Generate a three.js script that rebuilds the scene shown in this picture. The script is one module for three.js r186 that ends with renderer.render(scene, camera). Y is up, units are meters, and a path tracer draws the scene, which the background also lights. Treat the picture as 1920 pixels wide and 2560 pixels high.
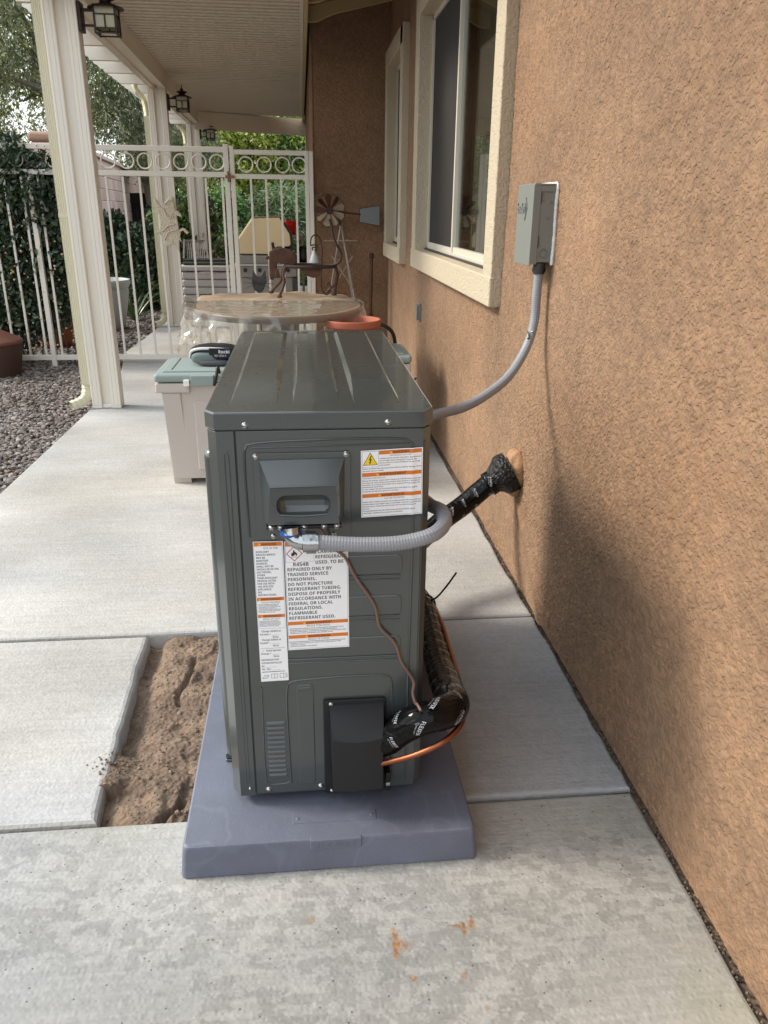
import * as THREE from 'three';
import { RoundedBoxGeometry } from 'three/addons/geometries/RoundedBoxGeometry.js';
import { mergeGeometries, mergeVertices, toCreasedNormals } from 'three/addons/utils/BufferGeometryUtils.js';
import { FontLoader } from 'three/addons/loaders/FontLoader.js';
import { TextGeometry } from 'three/addons/geometries/TextGeometry.js';
import { Brush, Evaluator, SUBTRACTION } from 'three-bvh-csg';

// ---------------------------------------------------------------- camera, sky, sun, exposure
const scene = new THREE.Scene();
const camera = new THREE.PerspectiveCamera(66.9, 768 / 1024, 0.05, 400);
camera.position.set(0, 1.271, 0);
{
  const yaw = 0.10425, pitch = 0.3728;
  camera.lookAt(Math.sin(yaw) * Math.cos(pitch), 1.271 - Math.sin(pitch), -Math.cos(yaw) * Math.cos(pitch));
  camera.rotateZ(0.01143);
}
const SUN = new THREE.Vector3(-0.80, 0.62, -0.16).normalize();
const renderer = new THREE.WebGLRenderer({ antialias: true });
renderer.toneMapping = THREE.LinearToneMapping;
renderer.toneMappingExposure = 1.6;
renderer.shadowMap.enabled = true;
{
  const w = 256, h = 128, d = new Float32Array(w * h * 4);
  for (let j = 0; j < h; j++) for (let i = 0; i < w; i++) {
    const th = ((j + 0.5) / h - 0.5) * Math.PI, ph = ((i + 0.5) / w - 0.5) * 2 * Math.PI;
    const v = new THREE.Vector3(Math.cos(th) * Math.cos(ph), Math.sin(th), Math.cos(th) * Math.sin(ph));
    const e = Math.max(0, v.y), a = Math.pow(Math.max(0, v.dot(SUN)), 5);
    const k = (j * w + i) * 4, b = v.y < 0 ? 0.33 : 1.0;
    d[k] = b * (1.0 - 0.24 * Math.sqrt(e) + a * 0.6); d[k + 1] = b * (1.03 - 0.17 * Math.sqrt(e) + a * 0.52); d[k + 2] = b * (1.06 - 0.06 * Math.sqrt(e) + a * 0.4); d[k + 3] = 1;
  }
  const t = new THREE.DataTexture(d, w, h, THREE.RGBAFormat, THREE.FloatType);
  t.mapping = THREE.EquirectangularReflectionMapping; t.magFilter = THREE.LinearFilter; t.minFilter = THREE.LinearFilter; t.needsUpdate = true;
  scene.background = t; scene.environment = t;
}
const sun = new THREE.DirectionalLight(new THREE.Color(1, 0.92, 0.80), 2.3);
sun.position.copy(SUN).multiplyScalar(30).add(new THREE.Vector3(0, 0, -5)); sun.target.position.set(0, 0, -5);
sun.castShadow = true; sun.shadow.radius = 26; sun.shadow.mapSize.set(2048, 2048);
Object.assign(sun.shadow.camera, { left: -16, right: 16, top: 16, bottom: -16, near: 1, far: 80 });
scene.add(sun, sun.target);

// ---------------------------------------------------------------- helpers
let seedState = 12345;
const rnd = () => { seedState = (seedState * 1664525 + 1013904223) >>> 0; return seedState / 4294967296; };
const rr = (a, b) => a + (b - a) * rnd();
const hash = (x, y, s) => { let h = Math.imul(x, 374761393) ^ Math.imul(y, 668265263) ^ Math.imul(s, 1442695041); h = Math.imul(h ^ (h >>> 13), 1274126177); h = Math.imul(h ^ (h >>> 15), 2246822519); return ((h ^ (h >>> 16)) >>> 0) / 4294967296; };
const vn = (x, y, s, per = 0, py = per) => {
  const xi = Math.floor(x), yi = Math.floor(y), fx = x - xi, fy = y - yi, u = fx * fx * (3 - 2 * fx), v = fy * fy * (3 - 2 * fy);
  const m = (a) => per ? ((a % per) + per) % per : a, k = (a) => py ? ((a % py) + py) % py : a;
  const a = hash(m(xi), k(yi), s), b = hash(m(xi + 1), k(yi), s), c = hash(m(xi), k(yi + 1), s), d = hash(m(xi + 1), k(yi + 1), s);
  return a + (b - a) * u + (c - a) * v + (a - b - c + d) * u * v;
};
const fbm = (x, y, s, oct = 4, per = 0, py = per) => { let t = 0, a = 0.5, n = 0; for (let i = 0; i < oct; i++) { t += a * vn(x, y, s + i * 17, per, py); n += a; x *= 2; y *= 2; per *= 2; py *= 2; a *= 0.5; } return t / n; };
const ss = (a, b, x) => { const t = Math.min(1, Math.max(0, (x - a) / (b - a))); return t * t * (3 - 2 * t); };
function tex(w, h, f, srgb = true, metres = 1, metresV = metres) {
  const d = new Uint8Array(w * h * 4);
  for (let j = 0; j < h; j++) for (let i = 0; i < w; i++) { const c = f(i / w, j / h, i, j), k = (j * w + i) * 4; d[k] = c[0]; d[k + 1] = c[1]; d[k + 2] = c[2]; d[k + 3] = 255; }
  const t = new THREE.DataTexture(d, w, h); t.wrapS = t.wrapT = THREE.RepeatWrapping; t.magFilter = THREE.LinearFilter; t.minFilter = THREE.LinearMipmapLinearFilter; t.generateMipmaps = true;
  if (srgb) t.colorSpace = THREE.SRGBColorSpace; t.repeat.set(1 / metres, 1 / metresV); t.needsUpdate = true; return t;
}
const cl = (v) => Math.max(0, Math.min(255, v));
const grey = (v) => { const g = cl(v * 255); return [g, g, g]; };
function canvasTex(w, h, draw) {
  const c = document.createElement('canvas'); c.width = w; c.height = h; const x = c.getContext('2d'); draw(x, w, h);
  const t = new THREE.CanvasTexture(c); t.colorSpace = THREE.SRGBColorSpace; t.wrapS = t.wrapT = THREE.RepeatWrapping; t.anisotropy = 8; return t;
}
const C = (h) => new THREE.Color(h);
const std = (color, rough = 0.7, o = {}) => new THREE.MeshStandardMaterial({ color: C(color), roughness: rough, ...o });
const phy = (color, rough = 0.5, o = {}) => new THREE.MeshPhysicalMaterial({ color: C(color), roughness: rough, ...o });

// uv in metres from the dominant axis of each face
function tri(g) {
  if (g.index) g = g.toNonIndexed();
  const p = g.attributes.position, uv = new Float32Array(p.count * 2), a = new THREE.Vector3(), b = new THREE.Vector3(), c = new THREE.Vector3();
  for (let i = 0; i < p.count; i += 3) {
    a.fromBufferAttribute(p, i); b.fromBufferAttribute(p, i + 1); c.fromBufferAttribute(p, i + 2);
    const n = b.clone().sub(a).cross(c.clone().sub(a)), ax = Math.abs(n.x), ay = Math.abs(n.y), az = Math.abs(n.z);
    [a, b, c].forEach((v, k) => {
      const [s, t] = ax >= ay && ax >= az ? [v.z, v.y] : ay >= az ? [v.x, v.z] : [v.x, v.y];
      uv[(i + k) * 2] = s; uv[(i + k) * 2 + 1] = t;
    });
  }
  g.setAttribute('uv', new THREE.BufferAttribute(uv, 2)); return g;
}
const V = (x, y, z) => new THREE.Vector3(x, y, z);
const BX = (x0, y0, z0, x1, y1, z1, r = 0) => {
  const w = Math.abs(x1 - x0), h = Math.abs(y1 - y0), d = Math.abs(z1 - z0);
  const g = r ? new RoundedBoxGeometry(w, h, d, 2, Math.min(r, w / 2.01, h / 2.01, d / 2.01)) : new THREE.BoxGeometry(w, h, d);
  return g.translate((x0 + x1) / 2, (y0 + y1) / 2, (z0 + z1) / 2);
};
function rod(a, b, r, r2 = r, seg = 10) {
  const d = b.clone().sub(a), g = new THREE.CylinderGeometry(r2, r, d.length(), seg, 1);
  g.applyQuaternion(new THREE.Quaternion().setFromUnitVectors(V(0, 1, 0), d.clone().normalize())); const m = a.clone().add(b).multiplyScalar(0.5); return g.translate(m.x, m.y, m.z);
}
function bar(a, b, w, d) { // rectangular bar
  const v = b.clone().sub(a), g = new THREE.BoxGeometry(w, v.length(), d); const y = v.clone().normalize();
  g.applyQuaternion(new THREE.Quaternion().setFromUnitVectors(V(0, 1, 0), y)); const m = a.clone().add(b).multiplyScalar(0.5); return g.translate(m.x, m.y, m.z);
}
const curve = (pts, closed = false) => new THREE.CatmullRomCurve3(pts.map((p) => p.isVector3 ? p : V(...p)), closed, 'centripetal');
function tube(pts, r, seg = 60, rad = 10, radiusAt) {
  const cv = curve(pts), L = cv.getLength(), g = new THREE.TubeGeometry(cv, seg, 1, rad, false), p = g.attributes.position, uv = g.attributes.uv, q = new THREE.Vector3();
  for (let i = 0; i <= seg; i++) {
    cv.getPointAt(i / seg, q);
    for (let j = 0; j <= rad; j++) { const k = i * (rad + 1) + j, rd = radiusAt ? radiusAt(i / seg, L, j / rad) : r; p.setXYZ(k, q.x + (p.getX(k) - q.x) * rd, q.y + (p.getY(k) - q.y) * rd, q.z + (p.getZ(k) - q.z) * rd); uv.setXY(k, uv.getX(k) * L, uv.getY(k) * 2 * Math.PI * r); }
  }
  g.computeVertexNormals(); return g;
}
const lathe = (pts, seg = 32) => new THREE.LatheGeometry(pts.map((p) => new THREE.Vector2(p[0], p[1])), seg);
function extr(pts, depth, bevel = 0, holes) {
  const s = pts instanceof THREE.Shape ? pts : new THREE.Shape(pts.map((p) => new THREE.Vector2(p[0], p[1]))); if (holes) s.holes.push(...holes);
  return new THREE.ExtrudeGeometry(s, { depth, bevelEnabled: bevel > 0, bevelSize: bevel, bevelThickness: bevel, bevelOffset: -bevel, bevelSegments: 2, curveSegments: 8 });
}
function rrShape(x0, y0, x1, y1, r) { const s = new THREE.Shape(); s.moveTo(x0 + r, y0); s.lineTo(x1 - r, y0); s.quadraticCurveTo(x1, y0, x1, y0 + r); s.lineTo(x1, y1 - r); s.quadraticCurveTo(x1, y1, x1 - r, y1); s.lineTo(x0 + r, y1); s.quadraticCurveTo(x0, y1, x0, y1 - r); s.lineTo(x0, y0 + r); s.quadraticCurveTo(x0, y0, x0 + r, y0); return s; }
function poly(verts, faces) { const g = new THREE.BufferGeometry(), a = []; for (const f of faces) for (let i = 1; i < f.length - 1; i++) a.push(...verts[f[0]], ...verts[f[i]], ...verts[f[i + 1]]); g.setAttribute('position', new THREE.Float32BufferAttribute(a, 3)); g.computeVertexNormals(); g.setAttribute('uv', new THREE.Float32BufferAttribute(new Float32Array(a.length / 3 * 2), 2)); return g; }
const merge = (list) => { const n = list.map((g) => { const q = g.index ? g.toNonIndexed() : g; for (const k of Object.keys(q.attributes)) if (!['position', 'normal', 'uv'].includes(k)) q.deleteAttribute(k); return q; }); return mergeGeometries(n); };

const names = new Map(), origin = new WeakMap();
const numbered = (n) => { const k = names.get(n) || 0; names.set(n, k + 1); return k ? n + '_' + String(k).padStart(3, '0') : n; };
function thing(name, label, category, pos = [0, 0, 0], group) {
  const o = new THREE.Group(); o.name = numbered(name); o.position.set(...pos); o.userData = { label, category }; if (group) o.userData.group = group;
  origin.set(o, V(...pos)); scene.add(o); return o;
}
// a part given in world coordinates, stored relative to its thing
function part(parent, name, geo, mat, o = {}) {
  let g = o.uv === 'own' ? geo : tri(geo);
  const q = origin.get(parent) || V(0, 0, 0); if (!o.local) g = g.clone().translate(-q.x, -q.y, -q.z);
  const m = new THREE.Mesh(g, mat); m.name = name; m.castShadow = m.receiveShadow = true; if (o.label) m.userData.label = o.label; if (o.kind) m.userData.kind = o.kind;
  origin.set(m, q); parent.add(m); return m;
}
function struct(name, geo, mat, o = {}) { const m = new THREE.Mesh(o.uv === 'own' ? geo : tri(geo), mat); m.name = numbered(name); m.userData = { kind: o.kind || 'structure' }; if (o.label) { m.userData.label = o.label; m.userData.category = o.category; } m.castShadow = m.receiveShadow = true; scene.add(m); return m; }
function inst(name, geo, mat, list, parent = scene, kind = 'stuff') {
  const m = new THREE.InstancedMesh(geo, mat, list.length), M4 = new THREE.Matrix4(), q = origin.get(parent) || V(0, 0, 0);
  list.forEach((e, i) => { M4.compose(e.p.clone().sub(q), e.q, e.s); m.setMatrixAt(i, M4); if (e.c) m.setColorAt(i, e.c); });
  m.name = parent === scene ? numbered(name) : name; m.userData.kind = kind; m.castShadow = m.receiveShadow = true; parent.add(m); return m;
}
const randQ = () => new THREE.Quaternion().setFromEuler(new THREE.Euler(rr(0, 6.28), rr(0, 6.28), rr(0, 6.28)));

const FONT = await new FontLoader().loadAsync('fonts/droid/droid_sans_bold.typeface.json');
const letters = (text, size, depth) => { const g = new TextGeometry(text, { font: FONT, size, depth, curveSegments: 4 }); g.computeBoundingBox(); const b = g.boundingBox; return g.translate(-(b.min.x + b.max.x) / 2, -(b.min.y + b.max.y) / 2, 0); };
// ---------------------------------------------------------------- textures and materials
const T = {};
const cellular = (x, y, s, per) => { // distance to nearest feature point, tileable
  const xi = Math.floor(x), yi = Math.floor(y); let best = 9; const m = (a) => ((a % per) + per) % per;
  for (let a = -1; a <= 1; a++) for (let b = -1; b <= 1; b++) { const cx = xi + a, cy = yi + b, px = cx + hash(m(cx), m(cy), s), py = cy + hash(m(cx), m(cy), s + 1), d = (px - x) ** 2 + (py - y) ** 2; if (d < best) best = d; }
  return Math.sqrt(best);
};
// lace stucco relief: worm-like ridges, 0..1
const stuccoH = (u, v, per) => { const wx = (vn(u * per / 2, v * per / 2, 5, per / 2) - 0.5) * 1.3, wy = (vn(u * per / 2, v * per / 2, 9, per / 2) - 0.5) * 1.3; const n = vn(u * per + wx, v * per + wy, 31, per), m = vn(u * per * 2 + wy, v * per * 2, 37, per * 2); const ridge = 1 - Math.abs(n - 0.5) * 2; return 0.62 * ss(0.25, 0.8, ridge) + 0.28 * m + 0.1 * hash((u * per * 6) | 0, (v * per * 6) | 0, 3); };
T.stuccoBump = tex(1024, 1024, (u, v) => grey(stuccoH(u, v, 90)), false, 1.0);
T.stuccoFine = tex(2048, 2048, (u, v) => { const w = (vn(u * 90, v * 90, 6, 90) - 0.5) * 1.5, a = vn(u * 210 + w, v * 210 - w, 33, 210), b = vn(u * 420, v * 420, 35, 420); return grey(0.65 * ss(0.25, 0.75, a) + 0.35 * b); }, false, 1.0);
T.stucco = tex(1024, 1024, (u, v) => { const n = fbm(u * 5, v * 5, 41, 6, 5), f = fbm(u * 130, v * 130, 43, 2, 130), w = fbm(u * 3, v * 9, 45, 4, 3, 9) - 0.5, k = 0.92 + 0.26 * (n - 0.5) + 0.2 * (f - 0.5); return [cl(154 * k), cl(122.5 * k * (1 - 0.05 * w)), cl(95 * k * (1 - 0.1 * w))]; }, true, 2.1);
T.sand = tex(256, 256, (u, v) => grey(0.5 * vn(u * 80, v * 80, 3, 80) + 0.5 * fbm(u * 20, v * 20, 8, 3, 20)), false, 0.4);
T.concBump = tex(1024, 1024, (u, v, i, j) => grey(0.35 * vn(u * 40, v * 500, 61, 40, 500) + 0.1 * vn(u * 14, v * 160, 62, 14, 160) + 0.55 * vn(u * 300, v * 300, 66, 300)), false, 1.6);
const concCol = (x, y, P) => { // x,y metres; P = tile size in metres
  const streak = fbm(x * 7, y * 150, 71, 2, P * 7, P * 150) - 0.5, blot = fbm(x * 2, y * 3, 75, 6, P * 2, P * 3) - 0.5, fine = fbm(x * 90, y * 90, 77, 2, P * 90) - 0.5, warm = fbm(x * 1, y * 1.5, 79, 4, P, P * 1.5) - 0.5;
  const k = 1 + 0.08 * streak + 0.30 * blot + 0.09 * fine; return [171 * k * (1 + 0.06 * warm), 170 * k, 167 * k * (1 - 0.1 * warm)];
};
T.conc = tex(2048, 2048, (u, v) => { const c = concCol(u * 4, v * 4, 4); return c.map(cl); }, true, 4);
// front slab: peeled sealer patches, broom lines and rust marks, laid out in metres (x -1.3..0.9, z -1.5..-0.4)
const RUST = [[0.139, -1.04, 0.006, 0.035, 0.9], [0.15, -1.035, 0.015, 0.018, 0.55], [0.259, -1.069, 0.017, 0.005, 0.7], [0.272, -1.063, 0.006, 0.014, 1], [0.289, -1.072, 0.008, 0.012, 0.8], [-0.019, -1.104, 0.012, 0.01, 0.35], [0.164, -0.971, 0.006, 0.006, 0.9], [0.256, -0.967, 0.009, 0.009, 0.4], [-0.22, -1.073, 0.045, 0.002, 0.3], [0.28, -0.905, 0.006, 0.008, 0.35]];
T.front = tex(2048, 1024, (u, v) => {
  const x = -1.3 + 2.2 * u, z = -1.5 + 1.1 * v; let c = concCol(x + 3, z + 9, 0);
  const region = ss(0.42, 0.62, fbm(x * 1.6 + 2, z * 3.4, 91, 3) + 0.28 * Math.exp(-(((z + 1.13) / 0.13) ** 2)) - 0.06), pn = fbm(x * 42, z * 58, 95, 5) + 0.13 * (vn(x * 330, z * 330, 96) - 0.5), peel = ss(0.46, 0.53, pn);
  const k = 1 + region * 0.03 * peel - region * (0.03 + 0.06 * fbm(x * 9, z * 9, 93, 3)) * (1 - peel); c = c.map((q, i) => q * k * (i === 2 ? 0.985 : 1));
  const moss = ss(0.56, 0.75, fbm(x * 2.3 + 5, z * 3, 99, 4)); c = [c[0] * (1 - 0.03 * moss), c[1] * (1 - 0.03 * moss), c[2] * (1 - 0.07 * moss)];
  const pit = hash((u * 700) | 0, (v * 350) | 0, 7) > 0.9975 ? 0.62 : 1; c = c.map((q) => q * pit);
  for (const [rx, rz, wx, wz, s] of RUST) { const dx = x - rx, dz = z - rz; if (Math.abs(dx) > 3 * wx + 0.02 || Math.abs(dz) > 3 * wz + 0.02) continue; const n = fbm(x * 110, z * 110, 103, 3), d = Math.sqrt((dx / wx) ** 2 + (dz / wz) ** 2) + (n - 0.5) * 1.5, a = 0.75 * s * ss(1.25, 0.4, d), t = ss(0.45, 0.75, fbm(x * 220, z * 220, 105, 2)); c = [c[0] * (1 - a) + a * (146 + 30 * t), c[1] * (1 - a) + a * (92 + 42 * t), c[2] * (1 - a) + a * (56 + 30 * t)]; }
  return c.map(cl);
}, true, 2.2, 1.1);
T.front.offset.set(1.3 / 2.2, 1.5 / 1.1);
T.soil = tex(512, 512, (u, v) => { const n = fbm(u * 12, v * 12, 111, 5, 12), f = fbm(u * 120, v * 120, 113, 2, 120), k = 0.75 + 0.45 * n + 0.3 * (f - 0.5); return [cl(119 * k), cl(101 * k), cl(85 * k)]; }, true, 0.8);
T.soilBump = tex(512, 512, (u, v) => grey(0.5 * fbm(u * 90, v * 90, 115, 3, 90) + 0.5 * ss(0.6, 0.1, cellular(u * 60, v * 60, 5, 60))), false, 0.8);
T.rust = tex(256, 256, (u, v) => { const n = fbm(u * 8, v * 8, 121, 5, 8); return [cl(58 + 50 * n), cl(38 + 34 * n), cl(27 + 24 * n)]; }, true, 0.3);
T.wood = tex(256, 512, (u, v) => { const n = fbm(u * 40, v * 3, 131, 4); return [cl(96 + 60 * n), cl(92 + 56 * n), cl(88 + 52 * n)]; }, true, 0.6);
T.smudge = tex(512, 512, (u, v) => grey(0.22 + 0.22 * fbm(u * 6, v * 6, 141, 5, 6)), false, 0.7);
T.wave = tex(256, 256, (u, v) => grey(fbm(u * 3, v * 3, 147, 2, 3)), false, 0.6);
T.padCol = tex(512, 512, (u, v) => { const n = fbm(u * 5, v * 5, 151, 6, 5), s = ss(0.47, 0.5, fbm(u * 7, v * 7, 157, 3, 7)) * ss(0.54, 0.5, fbm(u * 7, v * 7, 157, 3, 7)), k = 0.94 + 0.3 * (n - 0.5) + 0.06 * s + (hash((u * 512) | 0, (v * 512) | 0, 3) - 0.5) * 0.06; return [cl(107 * k), cl(112 * k), cl(127 * k)]; }, true, 0.9);
T.leafBump = tex(64, 64, (u, v) => grey(Math.abs(u - 0.5) < 0.04 ? 0.2 : 0.7), false, 1);

const M = {
  stucco: std('#ffffff', 0.92, { map: T.stucco, bumpMap: T.stuccoBump, bumpScale: 0.004 }),
  stuccoReal: std('#ffffff', 0.92, { map: T.stucco, bumpMap: T.stuccoFine, bumpScale: 0.0022 }),
  trim: std('#bdb098', 0.9, { bumpMap: T.stuccoBump, bumpScale: 0.0025 }),
  eave: std('#b3a179', 0.85, { bumpMap: T.sand, bumpScale: 0.001 }),
  soffit: std('#8a7046', 0.9),
  conc: std('#ffffff', 0.72, { map: T.conc, bumpMap: T.concBump, bumpScale: 0.0016 }),
  front: std('#efeff0', 0.68, { map: T.front, bumpMap: T.concBump, bumpScale: 0.0014 }),
  soil: std('#ffffff', 0.97, { map: T.soil, bumpMap: T.soilBump, bumpScale: 0.004 }),
  earth: std('#5c4c3e', 0.98, { map: T.soil }),
  clod: std('#866b52', 0.98), stone: std('#ffffff', 0.75, {}),
  cream: phy('#e4dccd', 0.42, { clearcoat: 0.15, clearcoatRoughness: 0.4 }),
  ceil: phy('#d2c9ba', 0.45), spout: phy('#d6d0b2', 0.4),
  fence: phy('#e2dccf', 0.45), fenceRust: std('#8d6a4c', 0.8),
  bronze: phy('#2e231c', 0.5, { metalness: 0.4 }), lampGlass: phy('#c9c2a0', 0.35, { transmission: 0.35, thickness: 0 }),
  ac: phy('#444a49', 1, { roughnessMap: T.smudge, clearcoat: 1, clearcoatRoughness: 0.11, bumpMap: T.wave, bumpScale: 0.004 }),
  acTop: phy('#444a49', 0.8, { roughnessMap: T.smudge, clearcoat: 0.9, clearcoatRoughness: 0.08, bumpMap: T.wave, bumpScale: 0.002 }),
  acDark: std('#444a49', 0.8), valve: phy('#15171a', 0.5, { bumpMap: T.sand, bumpScale: 0.0002 }),
  pad: std('#ffffff', 0.55, { map: T.padCol, bumpMap: T.sand, bumpScale: 0.0004 }),
  steel: phy('#b8bab8', 0.28, { metalness: 1 }), zinc: phy('#b4b6b5', 0.22, { metalness: 1, bumpMap: T.sand, bumpScale: 0.0005 }), darkSteel: phy('#4a4a4a', 0.4, { metalness: 0.9 }),
  blueRing: phy('#1d4f9a', 0.4), conduit: phy('#92959b', 0.42), wire: phy('#7a6258', 0.55), copper: phy('#965c42', 0.38, { metalness: 1 }), black: phy('#0c0c0d', 0.5),
  boxGrey: phy('#7d807a', 0.45), boxSide: phy('#7d807a', 0.45), caulk: std('#e8e6e0', 0.7), putty: std('#ab8565', 0.9, { bumpMap: T.sand, bumpScale: 0.004 }),
  mastic: phy('#101010', 0.55, { bumpMap: T.soilBump, bumpScale: 0.006 }),
  binBody: phy('#bdb4aa', 0.55, { bumpMap: T.sand, bumpScale: 0.0003 }), binLid: phy('#8b9894', 0.6, { bumpMap: T.sand, bumpScale: 0.0006 }),
  terracotta: std('#a95f47', 0.75, { bumpMap: T.sand, bumpScale: 0.0006 }), clay: std('#8d4b2b', 0.6), barrel: std('#4a342c', 0.7, { bumpMap: T.sand, bumpScale: 0.001 }), tanRim: std('#b58448', 0.6),
  galv: phy('#a8adb0', 0.5), rust: std('#ffffff', 0.8, { map: T.rust }), rustDark: std('#3a2a22', 0.75),
  cover: std('#b59c7d', 0.9, { bumpMap: T.sand, bumpScale: 0.0008 }), tableEdge: phy('#5b4a3c', 0.4), tableTop: phy('#978069', 0.5),
  plastic: new THREE.MeshPhysicalMaterial({ color: C('#f2efe8'), roughness: 0.14, transmission: 0.9, thickness: 0, side: THREE.DoubleSide }),
  glass: new THREE.MeshPhysicalMaterial({ color: C('#e9efee'), roughness: 0.02, transmission: 1, thickness: 0, ior: 1.5 }),
  screen: std('#2a2724', 0.9), interior: std('#3a342c', 0.9), curtain: std('#6b5a48', 0.95), winFrame: phy('#cfc9ba', 0.45),
  grillSteel: phy('#c8b48f', 0.3, { metalness: 1 }), grillDark: phy('#16161a', 0.5), grillGrey: phy('#8e8b86', 0.5, { metalness: 0.4 }), red: phy('#c41410', 0.4),
  resin: phy('#b3aeab', 0.55), greyWood: std('#ffffff', 0.9, { map: T.wood }), towel: std('#2d2a33', 0.95), cushion: std('#3d4a34', 0.95),
  block: std('#cdb3a5', 0.92, { bumpMap: T.sand, bumpScale: 0.004 }), blockCap: std('#d8c0b2', 0.92), fenceWood: std('#57545a', 0.95, { map: T.wood }),
  bark: std('#8d8778', 0.95, { bumpMap: T.soilBump, bumpScale: 0.02 }), stem: std('#5b4a37', 0.95),
  leaf: phy('#ffffff', 0.45, { transmission: 0.55, thickness: 0, side: THREE.DoubleSide }),
  leafGloss: phy('#ffffff', 0.28, { side: THREE.DoubleSide, transmission: 0.12, thickness: 0 }),
  relief: std('#d3c6ae', 0.85, { bumpMap: T.soilBump, bumpScale: 0.006 }), hose: phy('#2f2f22', 0.5), blueCloth: std('#2b3a7a', 0.9), padGrey: phy('#4d4f52', 0.55), whiteTrim: phy('#d8d8d6', 0.4), greyFelt: std('#6f7d78', 0.9),
};
console.log('materials');
// ---------------------------------------------------------------- ground, slabs, soil
function place(parent, name, geo, mat, pos = [0, 0, 0], rot, o = {}) {
  const m = new THREE.Mesh(geo, mat), q = origin.get(parent) || V(0, 0, 0); m.name = name; m.position.set(pos[0] - q.x, pos[1] - q.y, pos[2] - q.z); if (rot) m.rotation.set(...rot);
  m.castShadow = m.receiveShadow = true; if (o.label) m.userData.label = o.label; if (o.scale) m.scale.set(...o.scale); parent.add(m); return m;
}
struct('ground', new THREE.PlaneGeometry(160, 160).rotateX(-Math.PI / 2).translate(0, -0.1, -20), M.earth);
// slab from an outline (x, z), with softened upper edges
function slab(name, pts, y0, y1, mat, r = 0.012) {
  const s = new THREE.Shape(pts.map(([x, z]) => new THREE.Vector2(x, -z)));
  const g = new THREE.ExtrudeGeometry(s, { depth: y1 - y0 - r, bevelEnabled: true, bevelSize: r, bevelThickness: r, bevelOffset: -r, bevelSegments: 3 }).rotateX(-Math.PI / 2).translate(0, y0, 0);
  return struct(name, g, mat);
}
const wob = (a, b, n, amp, s) => { const o = []; for (let i = 0; i <= n; i++) { const t = i / n, w = (fbm(t * n * 0.35, 3.1, s, 3) - 0.5) * 2 * amp; const dx = b[0] - a[0], dz = b[1] - a[1], L = Math.hypot(dx, dz); o.push([a[0] + dx * t - dz / L * w, a[1] + dz * t + dx / L * w]); } return o; };
const RX = 0.741, LX = -1.46;
slab('patio_slab', [[LX, 3], ...wob([RX, 3], [RX, -1.394], 120, 0.006, 7), [LX, -1.394]], -0.1, 0, M.front);
slab('patio_slab', [[LX, -1.404], ...wob([-0.486, -1.404], [-0.518, -2.214], 44, 0.006, 9), [LX, -2.214]], -0.1, 0.001, M.conc, 0.016);
slab('patio_slab', [[-0.05, -1.404], ...wob([RX, -1.404], [RX, -2.236], 40, 0.007, 11), [-0.05, -2.236]], -0.1, 0.002, M.conc, 0.01);
slab('patio_slab', [[LX, -2.228], [-0.5, -2.228], [-0.1, -2.231], [0.3, -2.25], ...wob([RX, -2.25], [RX, -5.195], 70, 0.006, 13), [LX + 0.02, -5.195]], -0.1, 0, M.conc);
slab('patio_slab', [[LX + 0.02, -5.203], [RX, -5.203], [RX, -6.495], [-1.5, -6.495]], -0.1, 0.001, M.conc);
slab('patio_slab', [[-1.5, -6.503], [RX, -6.503], [RX, -7.1], [0.09, -7.1], [0.09, -9.5], [-1.64, -9.5], [-1.64, -8.3], [-1.67, -7.5]], -0.1, 0, M.conc);
slab('patio_slab', [[-1.64, -9.508], [0.09, -9.508], [0.09, -14.2], [-1.95, -14.2]], -0.1, 0, M.conc);
// bare soil where the slab was cut out
const soilH = (x, z) => { const m = fbm(x * 5 + 3, z * 6.5, 201, 3) - 0.5, c = fbm(x * 26, z * 26, 205, 3) - 0.5, f = fbm(x * 90, z * 90, 209, 2) - 0.5; const edge = Math.exp(-(((x + 0.495) / 0.035) ** 2)) * (z < -1.66 || z > -1.52 ? 1 : -0.6); const crack = Math.exp(-(((x + 0.345 + 0.03 * Math.sin(z * 9) + (fbm(3, z * 14, 211, 2) - 0.5) * 0.05) / 0.007) ** 2)) * (vn(1, z * 5, 213) > 0.42 ? 1 : 0.15); const q = (fbm(x * 7 + 8, z * 7, 203, 2)) * 5, ter = (Math.floor(q) + ss(0.7, 1, q - Math.floor(q))) / 5 - 0.5; return -0.024 + 0.03 * m + 0.05 * ter + 0.014 * c + 0.004 * f - 0.03 * edge - 0.022 * crack; };
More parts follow.
